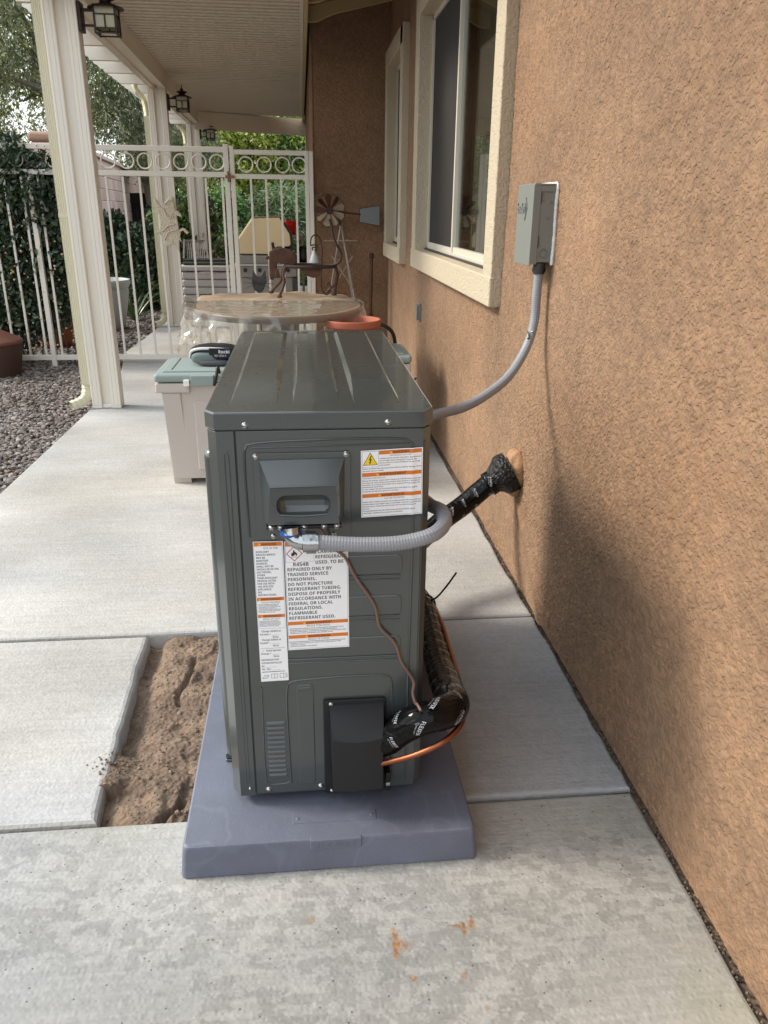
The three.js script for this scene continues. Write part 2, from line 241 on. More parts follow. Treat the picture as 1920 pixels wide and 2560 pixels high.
{
  const nx = 150, nz = 250, g = new THREE.PlaneGeometry(0.56, 0.85, nx, nz).rotateX(-Math.PI / 2).translate(-0.245, 0, -1.81), p = g.attributes.position;
  for (let i = 0; i < p.count; i++) p.setY(i, Math.min(0.012, soilH(p.getX(i), p.getZ(i)))); g.computeVertexNormals();
  const uv = g.attributes.uv; for (let i = 0; i < p.count; i++) uv.setXY(i, p.getX(i), p.getZ(i));
  struct('soil_patch', g, M.soil, { uv: 'own' });
  const L = [], ic = new THREE.IcosahedronGeometry(1, 1), ip = ic.attributes.position;
  for (let i = 0; i < ip.count; i++) { const v = V(ip.getX(i), ip.getY(i), ip.getZ(i)), k = 0.75 + 0.5 * hash(Math.round(v.x * 50), Math.round(v.y * 50) + Math.round(v.z * 31), 4); ip.setXYZ(i, v.x * k, v.y * k, v.z * k); } ic.computeVertexNormals();
  for (let i = 0; i < 900; i++) {
    const x = rr(-0.505, -0.25), z = rr(-2.2, -1.41), big = rnd() < 0.04, s = big ? rr(0.004, 0.008) : rr(0.0008, 0.003);
    L.push({ p: V(x, soilH(x, z) + s * 0.1, z), q: randQ(), s: V(s, s * 0.75, s), c: new THREE.Color().setRGB(0.19, 0.14, 0.1).multiplyScalar(rr(0.65, 1.4)) });
  }
  for (let i = 0; i < 40; i++) { const a = rr(0, 6.28), d = Math.sqrt(rnd()) * 0.05, x = -0.505 + Math.cos(a) * d, z = -1.6 + Math.sin(a) * d * 0.8, s = rr(0.001, 0.0035); L.push({ p: V(x, (x < -0.5 ? 0.001 : soilH(x, z)) + s * 0.5, z), q: randQ(), s: V(s, s, s), c: new THREE.Color().setRGB(0.205, 0.145, 0.10) }); }
  inst('soil_crumbs', ic, M.stone, L);
  // crumbs and grit in the gap along the wall
  const W2 = []; for (let i = 0; i < 700; i++) { const s = rr(0.0008, 0.0032); W2.push({ p: V(rr(0.736, 0.750), rr(-0.008, 0.002), rr(-3.4, -0.5)), q: randQ(), s: V(s, s, s), c: new THREE.Color().setRGB(0.14, 0.105, 0.075).multiplyScalar(rr(0.5, 1.4)) }); }
  inst('wall_gap_grit', ic, M.stone, W2);
}
struct('gap_soil', BX(0.70, -0.095, -7, 0.80, -0.012, 1.5), M.soil);
// gravel bed
{
  struct('gravel_bed', BX(-4.6, -0.099, -13.5, -1.44, -0.05, -2.6), M.soil);
  const g1 = new THREE.IcosahedronGeometry(1, 1), p = g1.attributes.position;
  for (let i = 0; i < p.count; i++) { const v = V(p.getX(i), p.getY(i), p.getZ(i)), k = 0.8 + 0.4 * hash(Math.round(v.x * 40), Math.round(v.y * 40) + Math.round(v.z * 77), 9); p.setXYZ(i, v.x * k, v.y * k * 0.65, v.z * k); } g1.computeVertexNormals();
  const L = [], tones = [[0.22, 0.18, 0.155], [0.28, 0.235, 0.205], [0.15, 0.135, 0.125], [0.36, 0.31, 0.28], [0.19, 0.14, 0.11], [0.43, 0.385, 0.35]];
  const add = (n, x0, x1, z0, z1, s0, s1) => { for (let i = 0; i < n; i++) { const x = rr(x0, x1), z = rr(z0, z1); const ex = z > -6.5 ? -1.455 : -1.62; if (x > ex) continue; const s = rr(s0, s1) * (rnd() < 0.06 ? 1.7 : 1), t = tones[(rnd() * 6) | 0], k = rr(0.45, 0.85); L.push({ p: V(x, -0.045 + rr(0, 0.02), z), q: new THREE.Quaternion().setFromEuler(new THREE.Euler(rr(-0.5, 0.5), rr(0, 6.3), rr(-0.5, 0.5))), s: V(s * rr(0.8, 1.4), s, s), c: new THREE.Color().setRGB(t[0] * k, t[1] * k, t[2] * k) }); } };
  add(26000, -2.9, -1.45, -7.2, -2.9, 0.007, 0.0145); add(11000, -3.8, -1.6, -11.5, -7.2, 0.010, 0.021);
  inst('gravel', g1, M.stone, L);
  const D = [], lf = new THREE.CircleGeometry(1, 6).rotateX(-Math.PI / 2);
  for (let i = 0; i < 60; i++) D.push({ p: V(rr(-2.6, -1.5), -0.02 + rr(0, 0.01), rr(-7, -3.6)), q: new THREE.Quaternion().setFromEuler(new THREE.Euler(rr(-0.4, 0.4), rr(0, 6), rr(-0.4, 0.4))), s: V(rr(0.015, 0.035), 1, rr(0.008, 0.016)), c: new THREE.Color().setRGB(rr(0.25, 0.45), rr(0.13, 0.24), rr(0.05, 0.1)) });
  inst('fallen_leaves', lf, M.leaf, D);
}

// ---------------------------------------------------------------- house
const WX = 0.748;
const house = thing('house', 'tan stucco house wall with cream trimmed windows along the right side', 'house', [WX, 0, -3]);
const lumps = (z, y) => 0.010 * (fbm(z * 2.2, y * 2.2, 301, 3) - 0.5) + 0.004 * (fbm(z * 9, y * 9, 305, 2) - 0.5);
function seam(z, y) { // raised stucco patch line running down from the pipe hole
  const t = Math.min(1, Math.max(0, (0.33 - y) / 0.29)), zc = -2.553 + 0.39 * t, d = z - zc; if (y > 0.37) return 0; return 0.009 * ss(0.40, 0.3, y) * (d < 0 ? Math.exp(-((d / 0.05) ** 2)) : Math.exp(-((d / 0.016) ** 2))) + (y < 0.085 && y > 0.05 && Math.abs(z + 2.14) < 0.06 ? 0.004 : 0);
}
{
  const z0 = -3.02, z1 = -0.35, y0 = 0.01, y1 = 1.98, nz = 660, ny = 490, g = new THREE.PlaneGeometry(1, 1, nz, ny), p = g.attributes.position, uv = g.attributes.uv;
  for (let i = 0; i < p.count; i++) {
    const z = z0 + (p.getX(i) + 0.5) * (z1 - z0), y = y0 + (p.getY(i) + 0.5) * (y1 - y0);
    const e = ss(0, 0.04, z - z0);
    const yy = y < y0 + 0.001 ? y + 0.012 * (fbm(z * 14, 1, 311, 3) - 0.35) : y;
    const wx = (vn(z * 70, y * 70, 5) - 0.5) * 0.008, wy = (vn(z * 70 + 9, y * 70, 9) - 0.5) * 0.008, n = vn((z + wx) * 195, (y + wy) * 195, 31), m = vn(z * 240, y * 240, 37), patch = 0.6 + 0.6 * ss(0.3, 0.7, fbm(z * 5, y * 5, 317, 3));
    const rel = (0.0025 * ss(0.2, 0.78, n) + 0.0007 * m) * patch;
    p.setXYZ(i, WX - (rel + lumps(z, y) + seam(z, y)) * e - 0.0005, yy, z); uv.setXY(i, z, y);
  }
  const ix = g.index; for (let i = 0; i < ix.count; i += 3) { const a = ix.getX(i); ix.setX(i, ix.getX(i + 1)); ix.setX(i + 1, a); }
  g.computeVertexNormals(); part(house, 'stucco_wall', g, M.stuccoReal, { uv: 'own', label: 'rough lace textured tan stucco beside the unit' });
}
const wallBlock = (y0, y1, z0, z1) => part(house, 'stucco_wall', BX(WX + 0.003, y0, z0, WX + 0.2, y1, z1), M.stucco);
wallBlock(0.0, 1.98, -3.02, 1.5);
wallBlock(1.98, 3.05, -3.05, 1.5);
wallBlock(0.008, 1.0, -7.15, -3.02);
wallBlock(1.0, 3.05, -5.95, -5.14); wallBlock(2.4, 3.05, -5.14, -3.05); wallBlock(1.0, 2.4, -3.06, -3.02);
wallBlock(1.0, 3.05, -7.15, -6.92); wallBlock(2.4, 3.05, -6.92, -5.95);
part(house, 'stucco_wall', merge([BX(0.11, 0.008, -14.5, 0.95, 3.05, -7.151), rod(V(0.118, 0.008, -7.158), V(0.118, 3.05, -7.158), 0.014, 0.014, 12)]), M.stucco, { label: 'dark shaded end wall facing the patio' });
part(house, 'foundation', BX(WX + 0.03, -0.09, -7.1, WX + 0.2, -0.002, 1.5), M.conc);
// eave: sloping soffit, fascia, rafter tails, roof
part(house, 'soffit', poly([[0.09, 2.70, 1.5], [1.6, 3.05, 1.5], [1.6, 3.05, -14.5], [0.09, 2.70, -14.5], [0.09, 2.73, 1.5], [1.6, 3.08, 1.5], [1.6, 3.08, -14.5], [0.09, 2.73, -14.5]], [[0, 3, 2, 1], [4, 5, 6, 7], [0, 4, 7, 3], [1, 2, 6, 5], [0, 1, 5, 4], [3, 7, 6, 2]]), M.soffit);
part(house, 'roof', poly([[0.04, 2.735, 1.6], [4.5, 3.80, 1.6], [4.5, 3.80, -14.6], [0.04, 2.735, -14.6], [0.04, 2.78, 1.6], [4.5, 3.85, 1.6], [4.5, 3.85, -14.6], [0.04, 2.78, -14.6]], [[0, 3, 2, 1], [4, 5, 6, 7], [0, 4, 7, 3], [1, 2, 6, 5], [0, 1, 5, 4], [3, 7, 6, 2]]), std('#7d5a49', 0.9));
part(house, 'fascia', BX(0.06, 2.52, -14.5, 0.088, 2.732, 1.5, 0.004), M.eave);
for (let z = -6.95; z < 1.3; z += 0.61) {
  const s = new THREE.Shape(); s.moveTo(0.09, 2.70); s.lineTo(0.09, 2.60); s.quadraticCurveTo(0.16, 2.595, 0.21, 2.625); s.quadraticCurveTo(0.29, 2.665, 0.40, 2.685); s.lineTo(0.747, 2.765); s.lineTo(0.747, 2.85); s.lineTo(0.09, 2.70);
  part(house, 'rafter_tail', new THREE.ExtrudeGeometry(s, { depth: 0.045, bevelEnabled: false }).translate(0, -0.002, z), M.eave);
}
// windows
function windowUnit(zn, zf, yb, yt, tw, label, open) { // zn near edge of the trim, zf far edge
  const w = part(house, 'window', BX(WX + 0.055, yb + 0.1, zf + tw, WX + 0.06, yb + 0.101, zn - tw), M.winFrame, { label });
  const tx0 = 0.702, f = (name, a) => part(w, name, a, M.trim);
  f('trim', BX(tx0, yb, zn - tw, WX + 0.1, yt, zn, 0.006)); f('trim', BX(tx0 + 0.001, yb + 0.003, zf, WX + 0.1, yt, zf + tw, 0.006));
  f('sill', BX(tx0 - 0.004, yb - 0.004, zf - 0.002, WX + 0.1, yb + 0.108, zn + 0.002, 0.008)); f('trim', BX(tx0, yt - 0.12, zf + 0.002, WX + 0.1, yt + 0.002, zn - 0.002, 0.006));
  const gx = WX + 0.045, zi = zn - tw, zo = zf + tw, y0 = yb + 0.108, zm = (zi + zo) / 2 - 0.14;
  part(w, 'frame', merge([BX(gx - 0.012, y0 - 0.001, zo, gx + 0.04, y0 + 0.022, zi), BX(gx - 0.012, yt - 0.145, zo, gx + 0.04, yt - 0.119, zi), BX(gx - 0.012, y0, zo - 0.001, gx + 0.04, yt - 0.12, zo + 0.022), BX(gx - 0.012, y0, zi - 0.022, gx + 0.04, yt - 0.12, zi + 0.001)]), M.winFrame);
  part(w, 'sash', merge([BX(gx - 0.010, y0 + 0.022, zm - 0.02, gx + 0.02, yt - 0.145, zm + 0.008), BX(gx - 0.006, y0 + 0.022, zm + 0.014, gx + 0.02, y0 + 0.05, zi - 0.022), BX(gx - 0.006, y0 + 0.022, zo + 0.022, gx + 0.02, y0 + 0.045, zm - 0.02), BX(gx - 0.006, y0 + 0.05, zi - 0.045, gx + 0.02, yt - 0.145, zi - 0.022)]), M.winFrame);
  part(w, 'track', BX(gx - 0.03, y0 - 0.002, zo + 0.01, gx - 0.014, y0 + 0.010, zi - 0.01), M.darkSteel);
  part(w, 'pane', BX(gx + 0.008, y0 + 0.05, zm + 0.014, gx + 0.012, yt - 0.145, zi - 0.045), M.glass);
  part(w, 'insect_screen', BX(gx + 0.0, y0 + 0.045, zo + 0.022, gx + 0.004, yt - 0.145, zm - 0.02), M.screen);
}
windowUnit(-2.97, -5.22, 0.93, 2.42, 0.14, 'sliding window with dark screen and glass half');
windowUnit(-5.87, -7.0, 0.90, 2.42, 0.13, 'farther window seen almost edge on');
part(house, 'room', merge([BX(2.9, 0, -7.1, 2.95, 2.9, -2.4), BX(0.95, 0, -2.5, 2.95, 2.9, -2.4), BX(0.95, 0, -7.14, 2.95, 2.9, -7.1), BX(0.95, 0.2, -7.1, 2.95, 0.25, -2.4), BX(0.95, 2.7, -7.1, 2.95, 2.75, -2.4)]), M.interior);
{ const pts = []; for (let i = 0; i <= 120; i++) pts.push([-3.6 - i * 0.0062, 0.90 + 0.022 * Math.sin(i * 0.55)]); const g = poly([].concat(...pts.map(([z, x]) => [[x, 1.0, z], [x, 2.5, z]])), pts.slice(1).map((_, i) => [2 * i, 2 * i + 1, 2 * i + 3, 2 * i + 2])); part(house, 'curtain', g, new THREE.MeshStandardMaterial({ color: C('#7a6a58'), roughness: 0.95, side: THREE.DoubleSide })); }

// ---------------------------------------------------------------- patio cover
const bx = (z) => -1.235 + 0.028 * (z + 5.3);
const cover = thing('patio_cover', 'cream aluminium patio cover with ribbed ceiling and grooved posts', 'patio cover', [-1.3, 0, -8]);
{
  const zs = [-4.9, -13.3]; const bm = (x0, x1, y0, y1) => poly([[bx(zs[0]) + x0, y0, zs[0]], [bx(zs[0]) + x1, y0, zs[0]], [bx(zs[1]) + x1, y0, zs[1]], [bx(zs[1]) + x0, y0, zs[1]], [bx(zs[0]) + x0, y1, zs[0]], [bx(zs[0]) + x1, y1, zs[0]], [bx(zs[1]) + x1, y1, zs[1]], [bx(zs[1]) + x0, y1, zs[1]]], [[0, 3, 2, 1], [4, 5, 6, 7], [0, 4, 7, 3], [1, 2, 6, 5], [0, 1, 5, 4], [3, 7, 6, 2]]);
  part(cover, 'beam', merge([bm(-0.165, -0.11, 2.40, 2.565), bm(-0.055, 0, 2.40, 2.565), bm(-0.11, -0.055, 2.425, 2.56)]), M.cream);
  part(cover, 'gutter', merge([bm(-0.30, -0.17, 2.525, 2.54), bm(-0.305, -0.29, 2.525, 2.63)]), M.spout);
  part(cover, 'header_beam', poly([[-1.5, 2.33, -12.75], [0.105, 2.33, -13.52], [0.105, 2.33, -13.62], [-1.5, 2.33, -12.85], [-1.5, 2.56, -12.75], [0.105, 2.56, -13.52], [0.105, 2.56, -13.62], [-1.5, 2.56, -12.85]], [[0, 3, 2, 1], [4, 5, 6, 7], [0, 1, 5, 4], [3, 7, 6, 2], [0, 4, 7, 3], [1, 2, 6, 5]]), M.cream);
  // ribbed ceiling panels
  const s = new THREE.Shape(); s.moveTo(0, 2.64); for (let k = 0; k < 3; k++) { const a = k * 0.1; s.lineTo(a, 2.60); s.lineTo(a + 0.03, 2.60); s.lineTo(a + 0.034, 2.567); s.lineTo(a + 0.09, 2.567); s.lineTo(a + 0.094, 2.60); } s.lineTo(0.2975, 2.60); s.lineTo(0.2975, 2.64);
  const pg = tri(new THREE.ExtrudeGeometry(s, { depth: 1.56, bevelEnabled: false }).rotateY(-Math.PI / 2).translate(0.062, 0, 0));
  for (let z = -13.3; z < -5.0; z += 0.3) place(cover, 'ceiling_panel', pg, M.ceil, [0, rr(-0.0015, 0.0015), z]);
  part(cover, 'edge_flashing', BX(0.03, 2.556, -13.3, 0.058, 2.566, -4.9), M.ceil);
  // rafter tails with scalloped ends beyond the beam
  const r = new THREE.Shape(); r.moveTo(0, 2.535); r.lineTo(0, 2.41); r.lineTo(-0.24, 2.41); r.quadraticCurveTo(-0.245, 2.435, -0.27, 2.44); r.quadraticCurveTo(-0.30, 2.445, -0.31, 2.47); r.quadraticCurveTo(-0.34, 2.475, -0.35, 2.50); r.lineTo(-0.38, 2.515); r.lineTo(-0.38, 2.535);
  const rg = tri(new THREE.ExtrudeGeometry(r, { depth: 0.05, bevelEnabled: false })); for (let z = -12.9; z < -5; z += 0.66) place(cover, 'rafter_tail', rg, M.cream, [bx(z) - 0.167, -0.012, z]);
}
function patioPost(zf) {
  const x1 = bx(zf), x0 = x1 - 0.19, z0 = zf - 0.10;
  const p = part(cover, 'post', merge([BX(x0, 0.002, z0, x0 + 0.066, 2.40, zf, 0.004), BX(x1 - 0.062, 0.002, z0, x1, 2.40, zf, 0.004)]), M.cream, { label: 'grooved square post pair' });
  part(p, 'recessed_panel', BX(x0 + 0.066, 0.003, z0 + 0.012, x1 - 0.062, 2.40, zf - 0.032), M.cream);
  for (const [a, b] of [[x0 + 0.004, x0 + 0.016], [x0 + 0.023, x0 + 0.045], [x0 + 0.052, x0 + 0.063], [x1 - 0.058, x1 - 0.044], [x1 - 0.038, x1 - 0.018], [x1 - 0.012, x1 - 0.003]]) part(p, 'moulding', BX(a, 0.02, zf - 0.002, b, 2.39, zf + 0.0022, 0.0015), M.cream);
  part(p, 'base_trim', BX(x0 + 0.067, 0.003, zf - 0.031, x1 - 0.063, 0.03, zf - 0.006, 0.004), M.cream);
  // fluted downspout on the outer side, ending in a crimped elbow
  const dx = x0 - 0.031, fl = new THREE.Shape(), n = 5; fl.moveTo(-0.027, -0.035); for (let k = 0; k < n; k++) { const a = -0.027 + k * 0.0108; fl.lineTo(a + 0.002, -0.035); fl.quadraticCurveTo(a + 0.0054, -0.030, a + 0.0088, -0.035); } fl.lineTo(0.027, -0.035); fl.lineTo(0.027, 0.035); for (let k = n - 1; k >= 0; k--) { const a = -0.027 + k * 0.0108; fl.lineTo(a + 0.0088, 0.035); fl.quadraticCurveTo(a + 0.0054, 0.030, a + 0.002, 0.035); } fl.lineTo(-0.027, 0.035);
  const top = zf > -6;
  const sp = part(cover, 'downspout', new THREE.ExtrudeGeometry(fl, { depth: top ? 2.37 : 1.98, bevelEnabled: false }).rotateX(-Math.PI / 2).translate(dx, 0.16, zf - 0.05), M.spout);
  const el = (pts, name, w) => { const cv = curve(pts), seg = 28, g = tube(pts, w, seg, 4, (t, L) => w * (1 + 0.06 * Math.sin(t * seg * 1.57)) * (t > 0.97 ? 0.97 : 1)); part(sp, name, g, M.spout); };
  el([[dx, 0.175, zf - 0.05], [dx, 0.12, zf - 0.05], [dx - 0.012, 0.07, zf - 0.03], [dx - 0.045, 0.045, zf + 0.0], [dx - 0.095, 0.030, zf + 0.035]], 'elbow', 0.037);
  if (!top) el([[dx, 2.12, zf - 0.05], [dx, 2.20, zf - 0.05], [dx - 0.02, 2.30, zf - 0.05], [dx - 0.085, 2.38, zf - 0.05], [dx - 0.10, 2.45, zf - 0.05], [dx - 0.10, 2.53, zf - 0.05]], 'upper_elbow', 0.03);
  part(sp, 'strap', BX(dx - 0.029, 1.2, zf - 0.087, dx + 0.029, 1.225, zf - 0.013), M.spout);
}
[-5.27, -9.15, -12.85].forEach(patioPost);

// lanterns
function lantern(z, label) {
  const x = bx(z), y = 2.19, cx = x + 0.155, zc = z - 0.05, t = thing('wall_lantern', label, 'lantern', [x, y, zc], 'lanterns on the patio posts');
  part(t, 'back_plate', BX(x + 0.001, y + 0.01, zc - 0.045, x + 0.022, y + 0.16, zc + 0.045, 0.006), M.bronze);
  part(t, 'arm', BX(x + 0.02, y + 0.115, zc - 0.008, cx - 0.05, y + 0.13, zc + 0.008), M.bronze); part(t, 'arm', BX(x + 0.02, y + 0.04, zc - 0.006, cx - 0.05, y + 0.052, zc + 0.006), M.bronze);
  const b = 0.058, posts = []; for (const a of [-1, 1]) for (const c of [-1, 1]) posts.push(BX(cx + a * b - 0.005, y - 0.002, zc + c * b - 0.005, cx + a * b + 0.005, y + 0.145, zc + c * b + 0.005));
  for (const yy of [0.0, 0.024, 0.092, 0.138]) posts.push(BX(cx - b, y + yy, zc + b - 0.006, cx + b, y + yy + 0.007, zc + b + 0.004), BX(cx - b, y + yy, zc - b - 0.004, cx + b, y + yy + 0.007, zc - b + 0.006), BX(cx - b - 0.004, y + yy, zc - b, cx - b + 0.006, y + yy + 0.007, zc + b), BX(cx + b - 0.006, y + yy, zc - b, cx + b + 0.004, y + yy + 0.007, zc + b));
  for (const c of [-1, 1]) posts.push(BX(cx - 0.004, y + 0.03, zc + c * b - 0.005, cx + 0.004, y + 0.094, zc + c * b + 0.005), BX(cx + c * b - 0.005, y + 0.03, zc - 0.004, cx + c * b + 0.005, y + 0.094, zc + 0.004));
  part(t, 'cage', merge(posts), M.bronze);
  for (const [dx, dz, ry] of [[0, b - 0.003, 0], [0, -b + 0.003, 0], [b - 0.003, 0, 1.5708], [-b + 0.003, 0, 1.5708]]) part(t, 'glass_panel', new THREE.BoxGeometry(2 * b - 0.012, 0.112, 0.003).rotateY(ry).translate(cx + dx, y + 0.083, zc + dz), M.lampGlass);
  part(t, 'cap', lathe([[0, 0.215], [0.014, 0.213], [0.016, 0.195], [0.05, 0.188], [0.052, 0.178], [0.03, 0.17], [0.034, 0.158], [0.1, 0.136], [0.102, 0.131], [0.03, 0.137], [0, 0.137]], 28).translate(cx, y, zc), M.bronze);
  part(t, 'finial', lathe([[0, 0.25], [0.006, 0.24], [0.004, 0.228], [0.009, 0.212], [0, 0.21]], 12).translate(cx, y, zc), M.bronze);
}
lantern(-5.27, 'dark bronze lantern on the nearest patio post, large at the top left');
lantern(-9.15, 'dark bronze lantern on the middle patio post');
lantern(-12.85, 'small far lantern on the last patio post before the hedge');

// ---------------------------------------------------------------- iron fence and gate
const FZ = -6.95;
const fence = thing('iron_fence', 'cream iron fence with rings between its top rails', 'fence', [-1.7, 0, FZ]);
const railB = (t, name, x0, x1, y, w = 0.038) => part(t, name, BX(x0, y - w / 2, FZ - 0.016, x1, y + w / 2, FZ + 0.016, 0.004), M.fence);
railB(fence, 'rail', -3.0, -0.60, 1.70, 0.04); railB(fence, 'rail', -3.0, -0.60, 1.515, 0.04); railB(fence, 'rail', -3.0, -0.60, 0.05, 0.044);
const pk = tri(new THREE.BoxGeometry(0.017, 1.42, 0.017)), ringG = new THREE.TorusGeometry(0.056, 0.006, 8, 28); ringG.scale(1, 1, 1.1);
for (let x = -1.414 - 0.131 * 11; x < -0.62; x += 0.131) place(fence, 'picket', pk, M.fence, [x, 0.78, FZ]);
for (let x = -0.66 - 0.142 * 16; x < -0.62; x += 0.142) place(fence, 'ring', ringG, M.fence, [x, 1.6075, FZ]);
for (const x of [-2.14, -0.585]) part(fence, 'fence_post', BX(x - 0.02, x < -1 ? -0.09 : 0, FZ - 0.02, x + 0.02, x < -1 ? 1.5 : 1.74, FZ + 0.02, 0.004), M.fence);
const gate = thing('iron_gate', 'cream iron gate beside the house corner, rust at its latch', 'gate', [-0.24, 0, FZ]);
railB(gate, 'rail', -0.555, 0.07, 1.685, 0.036); railB(gate, 'rail', -0.555, 0.07, 1.505, 0.036); railB(gate, 'rail', -0.555, 0.07, 0.08, 0.04);
part(gate, 'stile', BX(-0.556, 0.05, FZ - 0.018, -0.52, 1.73, FZ + 0.018, 0.004), M.fence); part(gate, 'stile', BX(0.044, 0.05, FZ - 0.018, 0.076, 1.7, FZ + 0.018, 0.004), M.fence);
for (const x of [-0.396, -0.274, -0.152, -0.03]) place(gate, 'picket', pk, M.fence, [x, 0.79, FZ]);
for (const x of [-0.43, -0.283, -0.135, 0.0]) place(gate, 'ring', ringG, M.fence, [x, 1.595, FZ]);
part(gate, 'latch', merge([BX(-0.60, 1.49, FZ + 0.016, -0.525, 1.51, FZ + 0.034), rod(V(-0.575, 1.46, FZ + 0.03), V(-0.575, 1.54, FZ + 0.03), 0.007)]), M.fenceRust);
for (const y of [0.35, 1.42]) part(gate, 'hinge', BX(0.066, y - 0.03, FZ - 0.2, 0.098, y + 0.03, FZ + 0.012, 0.004), M.fence);
part(gate, 'hinge_post', BX(0.078, 0.002, FZ - 0.02, 0.112, 1.7, FZ + 0.016, 0.003), M.fence);
console.log('setting');
// ---------------------------------------------------------------- equipment pad
const PADX = 0.0284, PADZ = -1.2252 - 0.61;
const pad = thing('equipment_pad', 'blue grey plastic equipment pad under the heat pump', 'equipment pad', [PADX, 0, PADZ]);
{
  const hw = 0.305, hl = 0.61, ring = (ins, y, rad, n = 6) => { const o = [], a = hw - ins, b = hl - ins; for (const [sx, sz, t0] of [[1, 1, 0], [-1, 1, 1], [-1, -1, 2], [1, -1, 3]]) for (let k = 0; k <= n; k++) { const t = (t0 + k / n) * Math.PI / 2; o.push([PADX + sx * (a - rad) + Math.cos(t) * rad, y, PADZ + sz * (b - rad) + Math.sin(t) * rad]); } return o; };
  const rings = [ring(0, 0.003, 0.012), ring(0.002, 0.03, 0.012), ring(0.006, 0.069, 0.012), ring(0.0075, 0.0735, 0.012), ring(0.011, 0.0762, 0.012)], v = [].concat(...rings), N = rings[0].length, f = [];
  for (let r = 0; r < rings.length - 1; r++) for (let i = 0; i < N; i++) { const j = (i + 1) % N; f.push([r * N + i, (r + 1) * N + i, (r + 1) * N + j, r * N + j]); }
  f.push([...Array(N).keys()].map((i) => (rings.length - 1) * N + (N - 1 - i)));
  part(pad, 'pad_shell', toCreasedNormals(mergeVertices(poly(v, f), 1e-5), 0.22), M.pad);
  // moulded size plate on the near edge
  const zf = -1.2252 - 0.004, pl = part(pad, 'size_plate', BX(-0.014, 0.052, zf - 0.010, 0.090, 0.0765, zf + 0.0025, 0.0015), M.pad);
  part(pl, 'raised_lettering', letters('24 x 48 x 3', 0.0125, 0.0018).translate(0.038, 0.0635, zf + 0.0015), M.pad);
  part(pad, 'moulded_plate', BX(-0.05, 0.0755, -1.305, 0.125, 0.0775, -1.277, 0.0008), M.pad);
  for (const x of [-0.04, 0.115]) part(pad, 'moulding_pin', new THREE.SphereGeometry(0.004, 10, 6).scale(1, 0.4, 1).translate(x, 0.0776, -1.29), M.pad);
}

